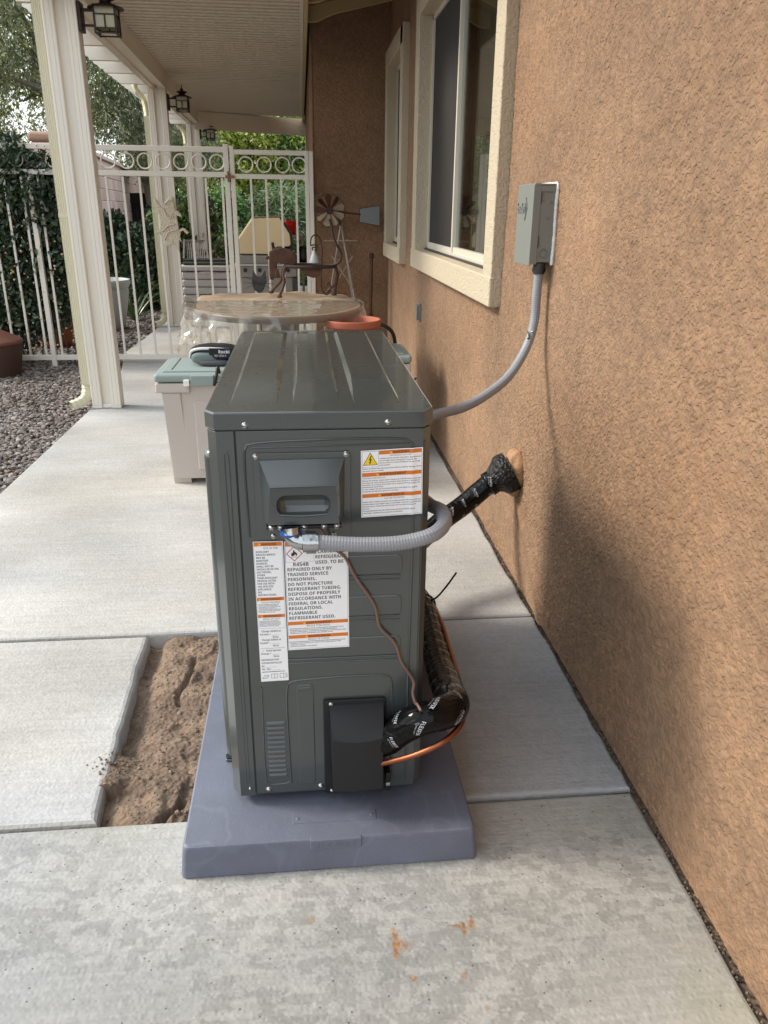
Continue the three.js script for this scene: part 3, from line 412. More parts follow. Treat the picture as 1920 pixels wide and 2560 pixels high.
// ---------------------------------------------------------------- heat pump
const FZ0 = -1.345, BZ = -2.315, ax0 = -0.176, ax1 = 0.2275, AB = 0.098;
const hp = thing('heat_pump', 'dark grey outdoor heat pump with white warning labels', 'heat pump', [0.02, AB, -1.83]);
const chamfer = (x0, x1, z0, z1, c) => [[x0 + c * 0.75, -z0], [x1 - c * 0.75, -z0], [x1, -z0 + c], [x1, -z1 - c], [x1 - c * 0.75, -z1], [x0 + c * 0.75, -z1], [x0, -z1 - c], [x0, -z0 + c]]; // z0 near, z1 far
const upr = (pts, y0, y1, b) => extr(pts.map(([x, z]) => [x, z]), y1 - y0 - (b ? 2 * b : 0), b).rotateX(-Math.PI / 2).translate(0, y0 + (b || 0), 0);
{
  part(hp, 'inner_shell', upr(chamfer(ax0 + 0.004, ax1 - 0.004, FZ0 - 0.004, BZ + 0.004, 0.024), AB + 0.003, 0.905), M.acDark);
  // left corner panel (front edge of the fan side) and the service panel, parted by a seam
  const c = 0.022, cornerPts = [[-0.1285, -FZ0], [ax0 + c * 0.75, -FZ0], [ax0, -FZ0 + c], [ax0, -BZ], [ax0 + 0.004, -BZ], [ax0 + 0.005, -FZ0 + c + 0.002], [ax0 + c * 0.75 + 0.002, -FZ0 + 0.0055], [-0.1285, -FZ0 + 0.0055]].reverse();
  const lowCut = (g) => g;
  part(hp, 'corner_panel', upr(cornerPts, AB, 0.9025, 0.0012), M.ac, { label: 'plain narrow corner panel left of the seam' });
  const svc = [[-0.1245, -FZ0], [ax1 - c * 0.75, -FZ0], [ax1, -FZ0 + c], [ax1, -BZ], [ax1 - 0.004, -BZ], [ax1 - 0.005, -FZ0 + c + 0.002], [ax1 - c * 0.75 - 0.002, -FZ0 + 0.0055], [-0.1245, -FZ0 + 0.0055]];
  part(hp, 'service_panel', upr(svc, AB + 0.004, 0.9025, 0.0012), M.ac, { label: 'wide service panel carrying the labels' });
  part(hp, 'rear_panel', BX(ax0 + 0.004, AB, BZ - 0.002, ax1 - 0.004, 0.9025, BZ + 0.004), M.ac);
  part(hp, 'base_tray', upr(chamfer(ax0 + 0.006, ax1 - 0.006, FZ0 - 0.006, BZ + 0.006, 0.03), AB - 0.004, AB + 0.02, 0.003), M.ac);
  // lid
  const lid = part(hp, 'lid', upr(chamfer(ax0 - 0.003, ax1 + 0.003, FZ0 + 0.003, BZ - 0.004, 0.024), 0.9045, 0.937, 0.003), M.acTop, { label: 'glossy pressed steel lid with long ribs' });
  for (const [xa, xb] of [[-0.138, -0.051], [-0.024, 0.064], [0.088, 0.176]]) { // pressed ribs: raised plateaus with sloped flanks
    const za = -1.372, zb = -2.275, h = 0.008, n = 24, v = [], f = [];
    for (let i = 0; i <= n; i++) { const q = i / n, z = za + (zb - za) * q, k = ss(0, 0.3, q) * ss(1.0, 0.985, q), fl = 0.0015 + 0.0075 * k, e = 0.004 * q; v.push([xa - e, 0.9366, z], [xa - e + fl, 0.9367 + h * k, z], [xb + e - fl, 0.9367 + h * k, z], [xb + e, 0.9366, z]); }
    for (let i = 0; i < n; i++) for (let j = 0; j < 3; j++) { const q = i * 4 + j; f.push([q, q + 1, q + 5, q + 4]); }
    part(lid, 'lid_rib', toCreasedNormals(mergeVertices(poly(v, f), 1e-6), 0.25), M.acTop);
  }
  const screw = (par, x, y, z, r = 0.0052) => { const s = part(par, 'screw', lathe([[0, 0.0042], [r * 0.55, 0.0037], [r * 0.9, 0.0022], [r, 0], [r * 1.25, -0.0004], [r * 1.25, -0.001], [0, -0.001]], 16).rotateX(Math.PI / 2).translate(x, y, z), M.steel); part(s, 'drive_slot', BX(x - 0.0018, y - 0.0006, z + 0.003, x + 0.0018, y + 0.0006, z + 0.0044).rotateZ(0), M.acDark); };
  screw(lid, -0.107, 0.9135, FZ0 + 0.004); screw(lid, 0.146, 0.915, FZ0 + 0.004);
  screw(hp, -0.1, 0.112, FZ0 + 0.001); screw(hp, 0.011, 0.113, FZ0 + 0.001); screw(hp, -0.139, 0.118, FZ0 + 0.001, 0.0028);
  // pressed relief of the panel
  const pressed = (name, x0, y0, x1, y1, r, h = 0.0022, b = 0.0022) => part(hp, name, extr(rrShape(x0, y0, x1, y1, r), h, b).translate(0, 0, FZ0 - b - 0.0006), M.ac);
  const frameS = rrShape(-0.111, 0.10, 0.192, 0.882, 0.012); // long outline bead
  part(hp, 'pressed_bead', merge([tube([[-0.1105, 0.70, FZ0], [-0.1105, 0.868, FZ0], [-0.1075, 0.876, FZ0], [-0.10, 0.879, FZ0], [0.18, 0.883, FZ0], [0.189, 0.879, FZ0], [0.1925, 0.868, FZ0], [0.1925, 0.12, FZ0]], 0.0024, 90, 8), tube([[-0.097, 0.8715, FZ0], [0.0, 0.8728, FZ0], [0.186, 0.8755, FZ0]], 0.0016, 20, 8)]), M.ac);
  part(hp, 'pressed_bead', tube([[0.2135, 0.878, FZ0 - 0.0045], [0.2135, 0.12, FZ0 - 0.0045]], 0.003, 8, 8), M.ac);
  part(hp, 'pressed_bead', merge([tube([[-0.146, 0.70, FZ0], [-0.146, 0.86, FZ0], [-0.1445, 0.868, FZ0], [-0.141, 0.868, FZ0], [-0.1395, 0.86, FZ0], [-0.1395, 0.70, FZ0]], 0.0009, 30, 6), tube([[-0.146, 0.13, FZ0], [-0.146, 0.70, FZ0]], 0.0009, 3, 6), tube([[-0.1395, 0.13, FZ0], [-0.1395, 0.70, FZ0]], 0.0009, 3, 6)]), M.ac);
  for (const [y0, y1] of [[0.613, 0.655], [0.524, 0.568], [0.433, 0.477]]) { pressed('pressed_field', -0.09, y0, 0.178, y1, 0.012); part(hp, 'pressed_bead', tube([[-0.08, y0 - 0.0025, FZ0], [0.174, y0 - 0.002, FZ0]], 0.0022, 4, 8), M.ac); part(hp, 'pressed_bead', tube([[-0.08, y0 - 0.011, FZ0], [0.174, y0 - 0.0105, FZ0]], 0.0016, 4, 8), M.ac); }
  part(hp, 'pressed_outline', tube([[-0.052, 0.125, FZ0], [-0.052, 0.365, FZ0], [-0.047, 0.377, FZ0], [-0.036, 0.381, FZ0], [0.145, 0.385, FZ0], [0.156, 0.381, FZ0], [0.160, 0.37, FZ0], [0.160, 0.13, FZ0]], 0.0023, 80, 8), M.ac);
  part(hp, 'pressed_outline', tube([[-0.104, 0.37, FZ0], [-0.104, 0.14, FZ0], [-0.102, 0.13, FZ0], [-0.095, 0.126, FZ0], [-0.063, 0.126, FZ0], [-0.056, 0.128, FZ0], [-0.053, 0.138, FZ0]], 0.0019, 50, 8), M.ac);
  pressed('pressed_field', -0.035, 0.12, 0.001, 0.372, 0.01); pressed('pressed_bead', -0.031, 0.358, -0.005, 0.366, 0.003, 0.0035, 0.0016);
  pressed('pressed_field', 0.163, 0.125, 0.198, 0.217, 0.011);
  for (let k = 0; k < 12; k++) { const y = 0.147 + k * 0.01195; part(hp, 'louvre', poly([[-0.098, y, FZ0], [-0.06, y, FZ0], [-0.06, y + 0.0065, FZ0], [-0.098, y + 0.0065, FZ0], [-0.0965, y + 0.0015, FZ0 + 0.0042], [-0.0615, y + 0.0015, FZ0 + 0.0042], [-0.0615, y + 0.0035, FZ0 + 0.0038], [-0.0965, y + 0.0035, FZ0 + 0.0038]], [[0, 1, 5, 4], [4, 5, 6, 7], [7, 6, 2, 3], [0, 4, 7, 3], [1, 2, 6, 5]]), M.ac); }
  // electrical cover: plate and hood with a hand recess
  const plate = part(hp, 'electrical_cover', extr(rrShape(-0.097, 0.694, 0.0785, 0.862, 0.008), 0.0022, 0.001).translate(0, 0, FZ0 + 0.0014), M.ac, { label: 'screwed electrical cover with a moulded hand recess' });
  const HZ = FZ0 + 0.0045, ev = new Evaluator(); ev.useGroups = false;
  const at = (x, y, z) => [x * z / FZ0, 1.271 - (1.271 - y) * z / FZ0, z];
  const hv = [[-0.087, 0.851, HZ - 0.003], [0.0685, 0.853, HZ - 0.003], [0.0665, 0.737, HZ - 0.003], [-0.083, 0.737, HZ - 0.003], at(-0.069, 0.796, HZ + 0.036), at(0.0515, 0.797, HZ + 0.036), at(0.057, 0.7215, HZ + 0.043), at(-0.075, 0.7215, HZ + 0.043), [-0.0855, 0.8495, HZ + 0.003], [0.067, 0.8515, HZ + 0.003]];
  const hoodG = poly(hv, [[3, 2, 1, 0], [8, 4, 5, 9], [4, 7, 6, 5], [0, 8, 9, 1], [0, 3, 7, 4, 8], [1, 9, 5, 6, 2], [3, 2, 6, 7].reverse()]);
  let hood; try {
    const A = new Brush(hoodG), B = new Brush(new RoundedBoxGeometry(0.096, 0.038, 0.05, 6, 0.0165).translate(-0.0085, 0.776, HZ + 0.0475)); A.updateMatrixWorld(); B.updateMatrixWorld(); hood = ev.evaluate(A, B, SUBTRACTION).geometry;
  } catch (e) { console.log('csg ' + e); hood = hoodG; }
  const hd = part(plate, 'hood', toCreasedNormals(hood, 0.5), M.ac);
  // rounded arrises of the hood catch light
  part(plate, 'hood_edge', tube([hv[4], hv[5]], 0.002, 3, 8), M.ac);
  part(plate, 'handle_lip', tube([[-0.050, 0.7585, HZ + 0.0405], [-0.009, 0.7565, HZ + 0.0412], [0.033, 0.7585, HZ + 0.0405]], 0.0022, 16, 8), M.ac);
  screw(plate, -0.091, 0.8555, HZ); screw(plate, 0.0705, 0.857, HZ); screw(plate, -0.066, 0.701, HZ); screw(plate, 0.047, 0.702, HZ);
  part(plate, 'knockout_plate', BX(-0.077, 0.7305, HZ - 0.002, 0.059, 0.7365, HZ + 0.04, 0.001), M.darkSteel);
  for (const x of [-0.067, -0.051, -0.008, 0.028, 0.051]) screw(plate, x, 0.7345, HZ + 0.0405, 0.0045);
  // valve cover
  const vp = part(hp, 'valve_cover', extr(rrShape(0.0195, 0.097, 0.1485, 0.334, 0.007), 0.004, 0.0015).translate(0, 0, FZ0 + 0.0018), M.valve, { label: 'black plastic valve cover' });
  const VZ = FZ0 + 0.006, vv = []; const prof = [[0.322, 0.006], [0.31, 0.018], [0.290, 0.036], [0.276, 0.048], [0.271, 0.0515], [0.20, 0.056], [0.147, 0.057], [0.145, 0.0]];
  prof.forEach(([y, d], i) => { const n = 8; for (let k = 0; k <= n; k++) { const t = k / n * 2 - 1, arch = i >= 3 && i <= 4 ? -0.006 * (1 - t * t) : 0; vv.push([0.0875 + t * (i < 3 ? 0.0555 - 0.001 * i : 0.051), y + arch, VZ + d * (1 - 0.06 * t * t)]); } });
  const fs = []; for (let i = 0; i < prof.length - 1; i++) for (let k = 0; k < 8; k++) { const a = i * 9 + k; fs.push([a, a + 9, a + 10, a + 1]); }
  const side = (k) => prof.map((_, i) => i * 9 + k); const base0 = vv.length; vv.push([0.0885 - 0.058, 0.326, VZ - 0.003], [0.0885 - 0.056, 0.145, VZ - 0.003], [0.0885 + 0.058, 0.326, VZ - 0.003], [0.0885 + 0.056, 0.145, VZ - 0.003]);
  fs.push([base0, base0 + 1, ...side(0).slice().reverse()], [base0 + 3, base0 + 2, ...side(8)], [base0 + 2, base0, ...[...Array(9).keys()]]);
  part(vp, 'cover_body', toCreasedNormals(mergeVertices(poly(vv, fs), 1e-5), 0.45), M.valve);
  screw(vp, 0.0355, 0.3245, FZ0 + 0.0065); screw(vp, 0.034, 0.105, FZ0 + 0.007, 0.004);
  part(hp, 'service_valve', BX(0.1465, 0.118, FZ0, 0.158, 0.165, FZ0 + 0.035, 0.003), M.black); part(hp, 'valve_nut', BX(0.1475, 0.135, FZ0 + 0.034, 0.1565, 0.143, FZ0 + 0.0385, 0.001), M.steel);
  // fan grille seen edge-on on the far left side, feet
  part(hp, 'fan_grille', new RoundedBoxGeometry(0.045, 0.735, 0.80, 4, 0.02).translate(-0.178, 0.468, -1.86), M.ac, { label: 'bulging fan grille housing on the left side' });
  for (const z of [-1.52, -2.15]) { part(hp, 'foot', merge([BX(-0.205, 0.0775, z - 0.035, 0.24, 0.083, z + 0.035, 0.002), BX(-0.205, 0.083, z - 0.032, -0.17, 0.099, z + 0.032, 0.003), BX(0.2, 0.083, z - 0.032, 0.215, 0.099, z + 0.032, 0.003)]), M.ac); part(hp, 'foot_bolt', rod(V(-0.193, 0.083, z), V(-0.193, 0.103, z), 0.006, 0.005, 8), M.steel); }
  part(hp, 'side_catch', tube([[0.229, 0.93, -1.62], [0.236, 0.935, -1.63], [0.237, 0.928, -1.66]], 0.0014, 12, 6), M.black);

  // ---- printed labels
  const INK = '#22252e', ORANGE = '#e07b22';
  const label = (name, pts, draw, W, H, what) => { // pts TL TR BR BL in the panel plane
    const n = 24, g = new THREE.PlaneGeometry(1, 1, n, n), p = g.attributes.position; for (let i = 0; i < p.count; i++) { const u = p.getX(i) + 0.5, v = p.getY(i) + 0.5, x = (pts[3][0] * (1 - u) + pts[2][0] * u) * (1 - v) + (pts[0][0] * (1 - u) + pts[1][0] * u) * v, y = (pts[3][1] * (1 - u) + pts[2][1] * u) * (1 - v) + (pts[0][1] * (1 - u) + pts[1][1] * u) * v; const bump = name === 'voltage_label' ? 0.0022 * Math.exp(-(((u - 0.83) / 0.045) ** 2)) : 0.0003 * vn(u * 5, v * 9, 3); p.setXYZ(i, x, y, FZ0 + 0.0024 + bump); } g.computeVertexNormals();
    part(hp, name, g, phy('#ffffff', 0.42, { map: canvasTex(W, H, draw), clearcoat: 0.2, clearcoatRoughness: 0.3 }), { uv: 'own', label: what });
  };
  const band = (x, X, Y, W, H, text, fs, tri_ = true) => { x.fillStyle = ORANGE; x.fillRect(X, Y, W, H); x.fillStyle = '#2a1408'; x.font = `bold ${fs}px sans-serif`; x.textAlign = 'center'; x.textBaseline = 'middle'; x.fillText(text, X + W / 2 + fs * 0.3, Y + H / 2 + 1); if (tri_) { const tw = x.measureText(text).width, cx = X + W / 2 - tw / 2 - fs * 0.25; x.fillStyle = '#f6c12d'; x.beginPath(); x.moveTo(cx, Y + H * 0.14); x.lineTo(cx + fs * 0.42, Y + H * 0.86); x.lineTo(cx - fs * 0.42, Y + H * 0.86); x.fill(); } };
  const lines = (x, arr, X, Y, lh, font, align = 'left', max) => { x.fillStyle = INK; x.font = font; x.textAlign = align; x.textBaseline = 'alphabetic'; arr.forEach((s, i) => max ? x.fillText(s, X, Y + i * lh, max) : x.fillText(s, X, Y + i * lh)); };
  const paper = (x, w, h) => { x.fillStyle = '#f7f9fb'; x.fillRect(0, 0, w, h); x.strokeStyle = INK; };
  label('voltage_label', [[0.097, 0.863], [0.2105, 0.868], [0.2125, 0.738], [0.098, 0.733]], (x, w, h) => {
    paper(x, w, h); x.lineWidth = 3; x.strokeRect(18, 18, w - 36, h - 36); x.strokeRect(20, 20, 264, 264);
    x.fillStyle = '#f7d51e'; x.beginPath(); x.moveTo(150, 44); x.lineTo(264, 248); x.lineTo(38, 248); x.closePath(); x.fill(); x.lineWidth = 8; x.strokeStyle = '#16130c'; x.stroke();
    x.fillStyle = '#16130c'; x.beginPath(); [[158, 96], [126, 164], [150, 162], [138, 204], [128, 200], [146, 236], [164, 206], [154, 204], [176, 148], [150, 150], [178, 96]].forEach(([a, b], i) => i ? x.lineTo(a, b) : x.moveTo(a, b)); x.fill();
    band(x, 290, 20, w - 310, 62, 'WARNING', 56); lines(x, ['HAZARDOUS VOLTAGE!'], 640, 118, 0, '34px sans-serif', 'center');
    lines(x, ['Voltage may be present with power disconnected', 'due to high winds causing fan rotation. See', 'Service Facts or Technical Manual for servicing', 'instructions.'], 298, 158, 38, 'bold 29px sans-serif', 'left', 670);
    lines(x, ['Failure to follow this Warning could result in property damage, severe', 'personal injury or death.'], 26, 322, 38, 'bold 29px sans-serif', 'left', 960);
    band(x, 20, 380, w - 40, 66, 'AVERTISSEMENT', 56); lines(x, ['TENSION DANGEREUSE!'], 30, 486, 0, '34px sans-serif');
    lines(x, ['Risque de tension, même après coupure de l’alimentation électrique', 'en raison de vents violents qui peuvent faire tourner le ventilateur.', 'Consulter les conseils d’entretien ou le manuel technique pour des', 'instructions d’entretien.', 'Le non respect de cet avertissement peut provoquer des dégâts', 'matériels, de blessures graves ou la mort.'], 26, 526, 37, 'bold 29px sans-serif', 'left', 950);
    band(x, 20, 742, w - 40, 66, 'ADVERTENCIA', 56); lines(x, ['¡VOLTAJE PELIGROSO!'], w / 2 + 40, 846, 0, '34px sans-serif', 'center');
    lines(x, ['Puede haber voltaje presente con la alimentación desconectada por', 'vientos fuertes que hagan rotar el ventilador. Consulte la publicación', 'Service Facts o el Manual técnico para ver las instrucciones de', 'servicio.', 'El incumplimiento de esta Advertencia podría producir daños', 'materiales, lesiones físicas graves o la muerte.'], 26, 896, 39, 'bold 29px sans-serif', 'left', 950);
  }, 1000, 1150, 'white voltage warning label with orange bands and yellow triangle');
  label('fire_risk_label', [[-0.105, 0.6905], [-0.0495, 0.6905], [-0.0485, 0.385], [-0.1035, 0.384]], (x, w, h) => {
    paper(x, w, h); x.lineWidth = 2; x.strokeRect(8, 8, w - 20, 1010); band(x, 10, 10, w - 24, 44, 'WARNING', 38); lines(x, ['RISK OF FIRE'], w / 2 + 30, 88, 0, '31px sans-serif', 'center');
    lines(x, ['AUXILIARY', 'DEVICES WHICH', 'MAY BE', 'IGNITION', 'SOURCES', 'SHALL NOT BE', 'INSTALLED IN THE', 'DUCTWORK,', 'OTHER', 'THAN AUXILIARY', 'DEVICES LISTED', 'FOR USE WITH', 'THE SPECIFIC', 'APPLIANCE.', 'SEE', 'INSTRUCTIONS.'], 26, 128, 33.2, 'bold 31px sans-serif', 'left', 325);
    band(x, 10, 644, w - 24, 40, 'AVERTISSEMENT', 33); lines(x, ['RISQUE D’INCENDIE'], w / 2, 712, 0, '26px sans-serif', 'center'); lines(x, ['TOUS LES APPAREILS AUXILIAIRES QUI', 'PEUVENT CONSTITUER DES SOURCES', 'D’INFLAMMATION NE DOIVENT PAS ETRE', 'INSTALLES DANS LES CONDUITS, A', 'L’EXCEPTION DES APPAREILS AUXILIAIRES', 'REPERTORIES POUR ETRE UTILISES AVEC', 'CET APPAREIL EN PARTICULIER.'], 22, 732, 15.5, 'bold 14px sans-serif');
    band(x, 10, 848, w - 24, 38, 'ADVERTENCIA', 33); lines(x, ['RIESGO DE FUEGO'], w / 2, 912, 0, '26px sans-serif', 'center'); lines(x, ['LOS DISPOSITIVOS AUXILIARES QUE', 'PUEDAN SER FUENTES DE IGNICION NO', 'DEBEN INSTALARSE EN LOS CONDUCTOS', 'EXCEPTO LOS LISTADOS PARA USO CON', 'ESTE APARATO. VER INSTRUCCIONES'], 22, 932, 15.5, 'bold 14px sans-serif');
    lines(x, ['① Charge Added at', 'Factory = ________', '                    lb/oz'], 18, 1062, 37, 'bold 31px sans-serif'); lines(x, ['② Charge Added at', 'Install = _________', '                    lb/oz'], 18, 1168, 37, 'bold 31px sans-serif'); x.fillStyle = INK; x.fillRect(16, 1262, w - 50, 3);
    lines(x, ['① + ② Total System', 'Charge = ________', '                    lb/oz'], 18, 1302, 37, 'bold 31px sans-serif'); lines(x, ['REFRIGERATION', 'SYSTEM INSTALLED', 'BY: ____________', 'TEL. NO. : ________'], 18, 1418, 39, 'bold 29px sans-serif', 'left', 330); x.fillRect(18, 1556, w - 60, 7);
    x.lineWidth = 4; x.strokeStyle = INK; x.strokeRect(138, 1590, 80, 52); x.beginPath(); x.moveTo(178, 1590); x.lineTo(178, 1642); x.stroke(); x.strokeRect(250, 1588, 92, 52); x.beginPath(); x.moveTo(296, 1588); x.lineTo(296, 1640); x.stroke(); x.font = 'bold 40px serif'; x.fillText('i', 320, 1630); x.beginPath(); x.moveTo(24, 1640); x.lineTo(52, 1602); x.lineTo(108, 1606); x.lineTo(84, 1642); x.closePath(); x.stroke(); x.beginPath(); x.moveTo(48, 1630); x.lineTo(92, 1614); x.stroke();
  }, 360, 1680, 'tall narrow fire risk and refrigerant charge label');
  label('refrigerant_label', [[-0.0472, 0.689], [0.0728, 0.6905], [0.0738, 0.4565], [-0.0468, 0.454]], (x, w, h) => {
    paper(x, w, h); x.lineWidth = 3; x.strokeRect(10, 10, w - 26, h - 26); band(x, 12, 12, w - 30, 62, 'WARNING', 54); x.strokeStyle = '#8a8c94'; x.strokeRect(14, 76, 400, 244);
    x.save(); x.translate(138, 190); x.rotate(Math.PI / 4); x.strokeStyle = '#b0202f'; x.lineWidth = 11; x.strokeRect(-78, -78, 156, 156); x.restore(); x.fillStyle = '#111'; x.beginPath(); [[98, 226], [92, 196], [104, 170], [108, 186], [118, 172], [124, 140], [138, 128], [140, 150], [152, 172], [160, 160], [172, 190], [180, 184], [176, 212], [160, 232], [158, 210], [146, 196], [140, 218], [132, 232], [126, 212], [116, 230]].forEach(([a, b], i) => i ? x.lineTo(a, b) : x.moveTo(a, b)); x.fill(); x.fillRect(96, 240, 84, 5);
    lines(x, ['FLAMMABLE', 'REFRIGERANT', 'USED. TO BE'], 428, 196, 82, 'bold 70px sans-serif', 'left', 440); lines(x, ['R454B'], 110, 384, 0, 'bold 78px sans-serif');
    lines(x, ['REPAIRED ONLY BY', 'TRAINED SERVICE', 'PERSONNEL.', 'DO NOT PUNCTURE', 'REFRIGERANT TUBING.', 'DISPOSE OF PROPERLY', 'IN ACCORDANCE WITH', 'FEDERAL OR LOCAL', 'REGULATIONS.', 'FLAMMABLE', 'REFRIGERANT USED.'], 26, 458, 77, 'bold 70px sans-serif', 'left', 840);
    band(x, 12, 1262, w - 30, 56, 'AVERTISSEMENT', 48); lines(x, ['RISQUE D’INCENDIE'], w / 2, 1354, 0, '38px sans-serif', 'center'); lines(x, ['REFRIGERANT INFLAMMABLE UTILISE. A FAIRE REPARER UNIQUEMENT PAR UN', 'PROFESSIONNEL QUALIFIE. NE PAS PERCER LES TUBES REFRIGERANTS', 'ELIMINER CORRECTEMENT LE PRODUIT CONFORMEMENT AUX REGLEMENTATIONS', 'FEDERALES OU LOCALES. REFRIGERANT INFLAMMABLE UTILISE.'], 30, 1388, 25, 'bold 21px sans-serif', 'left', 830);
    band(x, 12, 1486, w - 30, 56, 'ADVERTENCIA', 48); lines(x, ['RIESGO DE FUEGO'], w / 2, 1578, 0, '38px sans-serif', 'center'); x.fillStyle = '#9a9db0'; x.fillRect(16, 1590, w - 70, 12); lines(x, ['ELIMINELO CORRECTAMENTE, DE ACUERDO CON LOS REGLAMENTACIONES', 'FEDERALES Y LOCALES.', 'CONTIENE REFRIGERANTE INFLAMABLE'], 30, 1628, 26, 'bold 21px sans-serif', 'left', 800);
  }, 900, 1730, 'large white refrigerant warning label with a red diamond flame');
}

// ---------------------------------------------------------------- electrical whip, wires and pipes
const ribbed = (amp, pitch, r) => (t, L) => r + amp * Math.sin(t * L / pitch * 6.2832);
{
  const t = thing('flexible_conduit', 'grey liquid tight flexible conduit looping from the wall box to the unit', 'conduit', [0.3, 0.69, -1.6]);
  const pts = [[0.712, 1.10, -2.388], [0.711, 1.03, -2.388], [0.710, 0.955, -2.386], [0.69, 0.885, -2.37], [0.62, 0.803, -2.30], [0.53, 0.76, -2.22], [0.45, 0.742, -2.15], [0.34, 0.742, -2.05], [0.275, 0.725, -1.97], [0.252, 0.695, -1.84], [0.248, 0.672, -1.66], [0.254, 0.692, -1.51], [0.261, 0.718, -1.40], [0.25, 0.725, -1.318], [0.222, 0.721, -1.279], [0.17, 0.711, -1.272], [0.10, 0.709, -1.272], [0.016, 0.714, -1.276]];
  part(t, 'conduit_hose', tube(pts, 0.0135, 900, 14, ribbed(0.0007, 0.0056, 0.0137)), M.conduit, { uv: 'own' });
  // metal fittings at the unit
  const nut = (x0, x1, y, z, r, n = 6) => rod(V(x0, y, z), V(x1, y, z), r, r, n);
  part(t, 'compression_nut', merge([nut(-0.006, 0.012, 0.7145, -1.277, 0.0205), nut(-0.012, -0.006, 0.7145, -1.278, 0.0185, 20), nut(0.012, 0.016, 0.7145, -1.2765, 0.017, 20)]), M.zinc);
  part(t, 'elbow_fitting', tube([[-0.010, 0.7145, -1.278], [-0.020, 0.7155, -1.28], [-0.029, 0.722, -1.284], [-0.032, 0.731, -1.288], [-0.0325, 0.738, -1.29]], 0.0145, 30, 16), M.zinc, { uv: 'own' });
  part(t, 'locknut', rod(V(-0.0325, 0.7265, -1.29), V(-0.0325, 0.7305, -1.29), 0.0195, 0.0195, 24), M.blueRing);
  const bt = (y0, y1, r, n) => rod(V(0.712, y0, -2.388), V(0.712, y1, -2.388), r, r, n);
  part(t, 'box_connector', merge([bt(1.098, 1.112, 0.0205, 6), bt(1.112, 1.124, 0.018, 20), bt(1.093, 1.099, 0.0175, 20)]), M.darkSteel);
  part(t, 'hose_clip', merge([tube([[0.704, 0.925, -2.398], [0.690, 0.92, -2.375], [0.685, 0.905, -2.352]], 0.004, 10, 6), new THREE.TorusGeometry(0.0148, 0.0018, 6, 20).rotateX(1.2).rotateZ(0.5).translate(0.706, 0.922, -2.38)]), M.steel);
}
{
  const t = thing('thermostat_wire', 'thin brown control wire hanging down the front of the unit', 'wire', [0.1, 0.5, FZ0]);
  const q = [[0.016, 0.732, -1.315], [0.028, 0.715, -1.31], [0.048, 0.678, -1.325], [0.065, 0.659, -1.334], [0.087, 0.612, -1.337], [0.124, 0.548, -1.337], [0.134, 0.502, -1.337], [0.165, 0.462, -1.337], [0.179, 0.418, -1.337], [0.205, 0.369, -1.337], [0.202, 0.352, -1.325], [0.204, 0.345, -1.30], [0.205, 0.355, -1.28], [0.21, 0.352, -1.262]];
  part(t, 'wire_sheath', tube(q, 0.0032, 160, 8), M.wire, { uv: 'own' });
}
// black wrapped line set
T.tape = canvasTex(1024, 1024, (x, w, h) => {
  x.fillStyle = '#040405'; x.fillRect(0, 0, w, h);
  for (let i = 0; i < 4; i++) for (let j = 0; j < 4; j++) { x.save(); x.translate((i + 0.5 + (j % 2) * 0.5) * w / 4, (j + 0.5) * h / 4); x.rotate(-1.05 + (hash(i, j, 5) - 0.5) * 0.5); x.fillStyle = '#d0d4da'; x.font = 'italic bold 38px sans-serif'; x.textAlign = 'center'; x.fillText('FLEXFIX', 0, 0); x.font = '12px sans-serif'; x.fillText('FLAME & SMOKE', 4, 20); x.lineWidth = 2; x.strokeStyle = '#d0d4da'; x.beginPath(); x.arc(-50, 18, 8, 0, 6.3); x.stroke(); x.restore(); }
});
T.tape.repeat.set(1 / 0.26, 1 / 0.24);
T.wrap = tex(512, 512, (u, v) => { const d = ((v * 3 + u * 4) % 1 + 1) % 1, cr = Math.abs(fbm(u * 9, v * 9, 173, 3, 9) - 0.5) * 2; return grey(0.25 * fbm(u * 16, v * 16, 171, 4, 16) + 0.25 * ss(0.0, 0.85, d) + 0.5 * (1 - ss(0, 0.35, cr))); }, false, 0.26, 0.24);
M.tape = phy('#ffffff', 0.42, { map: T.tape, bumpMap: T.wrap, bumpScale: 0.006, clearcoat: 0.3, clearcoatRoughness: 0.04, specularIntensity: 0.2 });
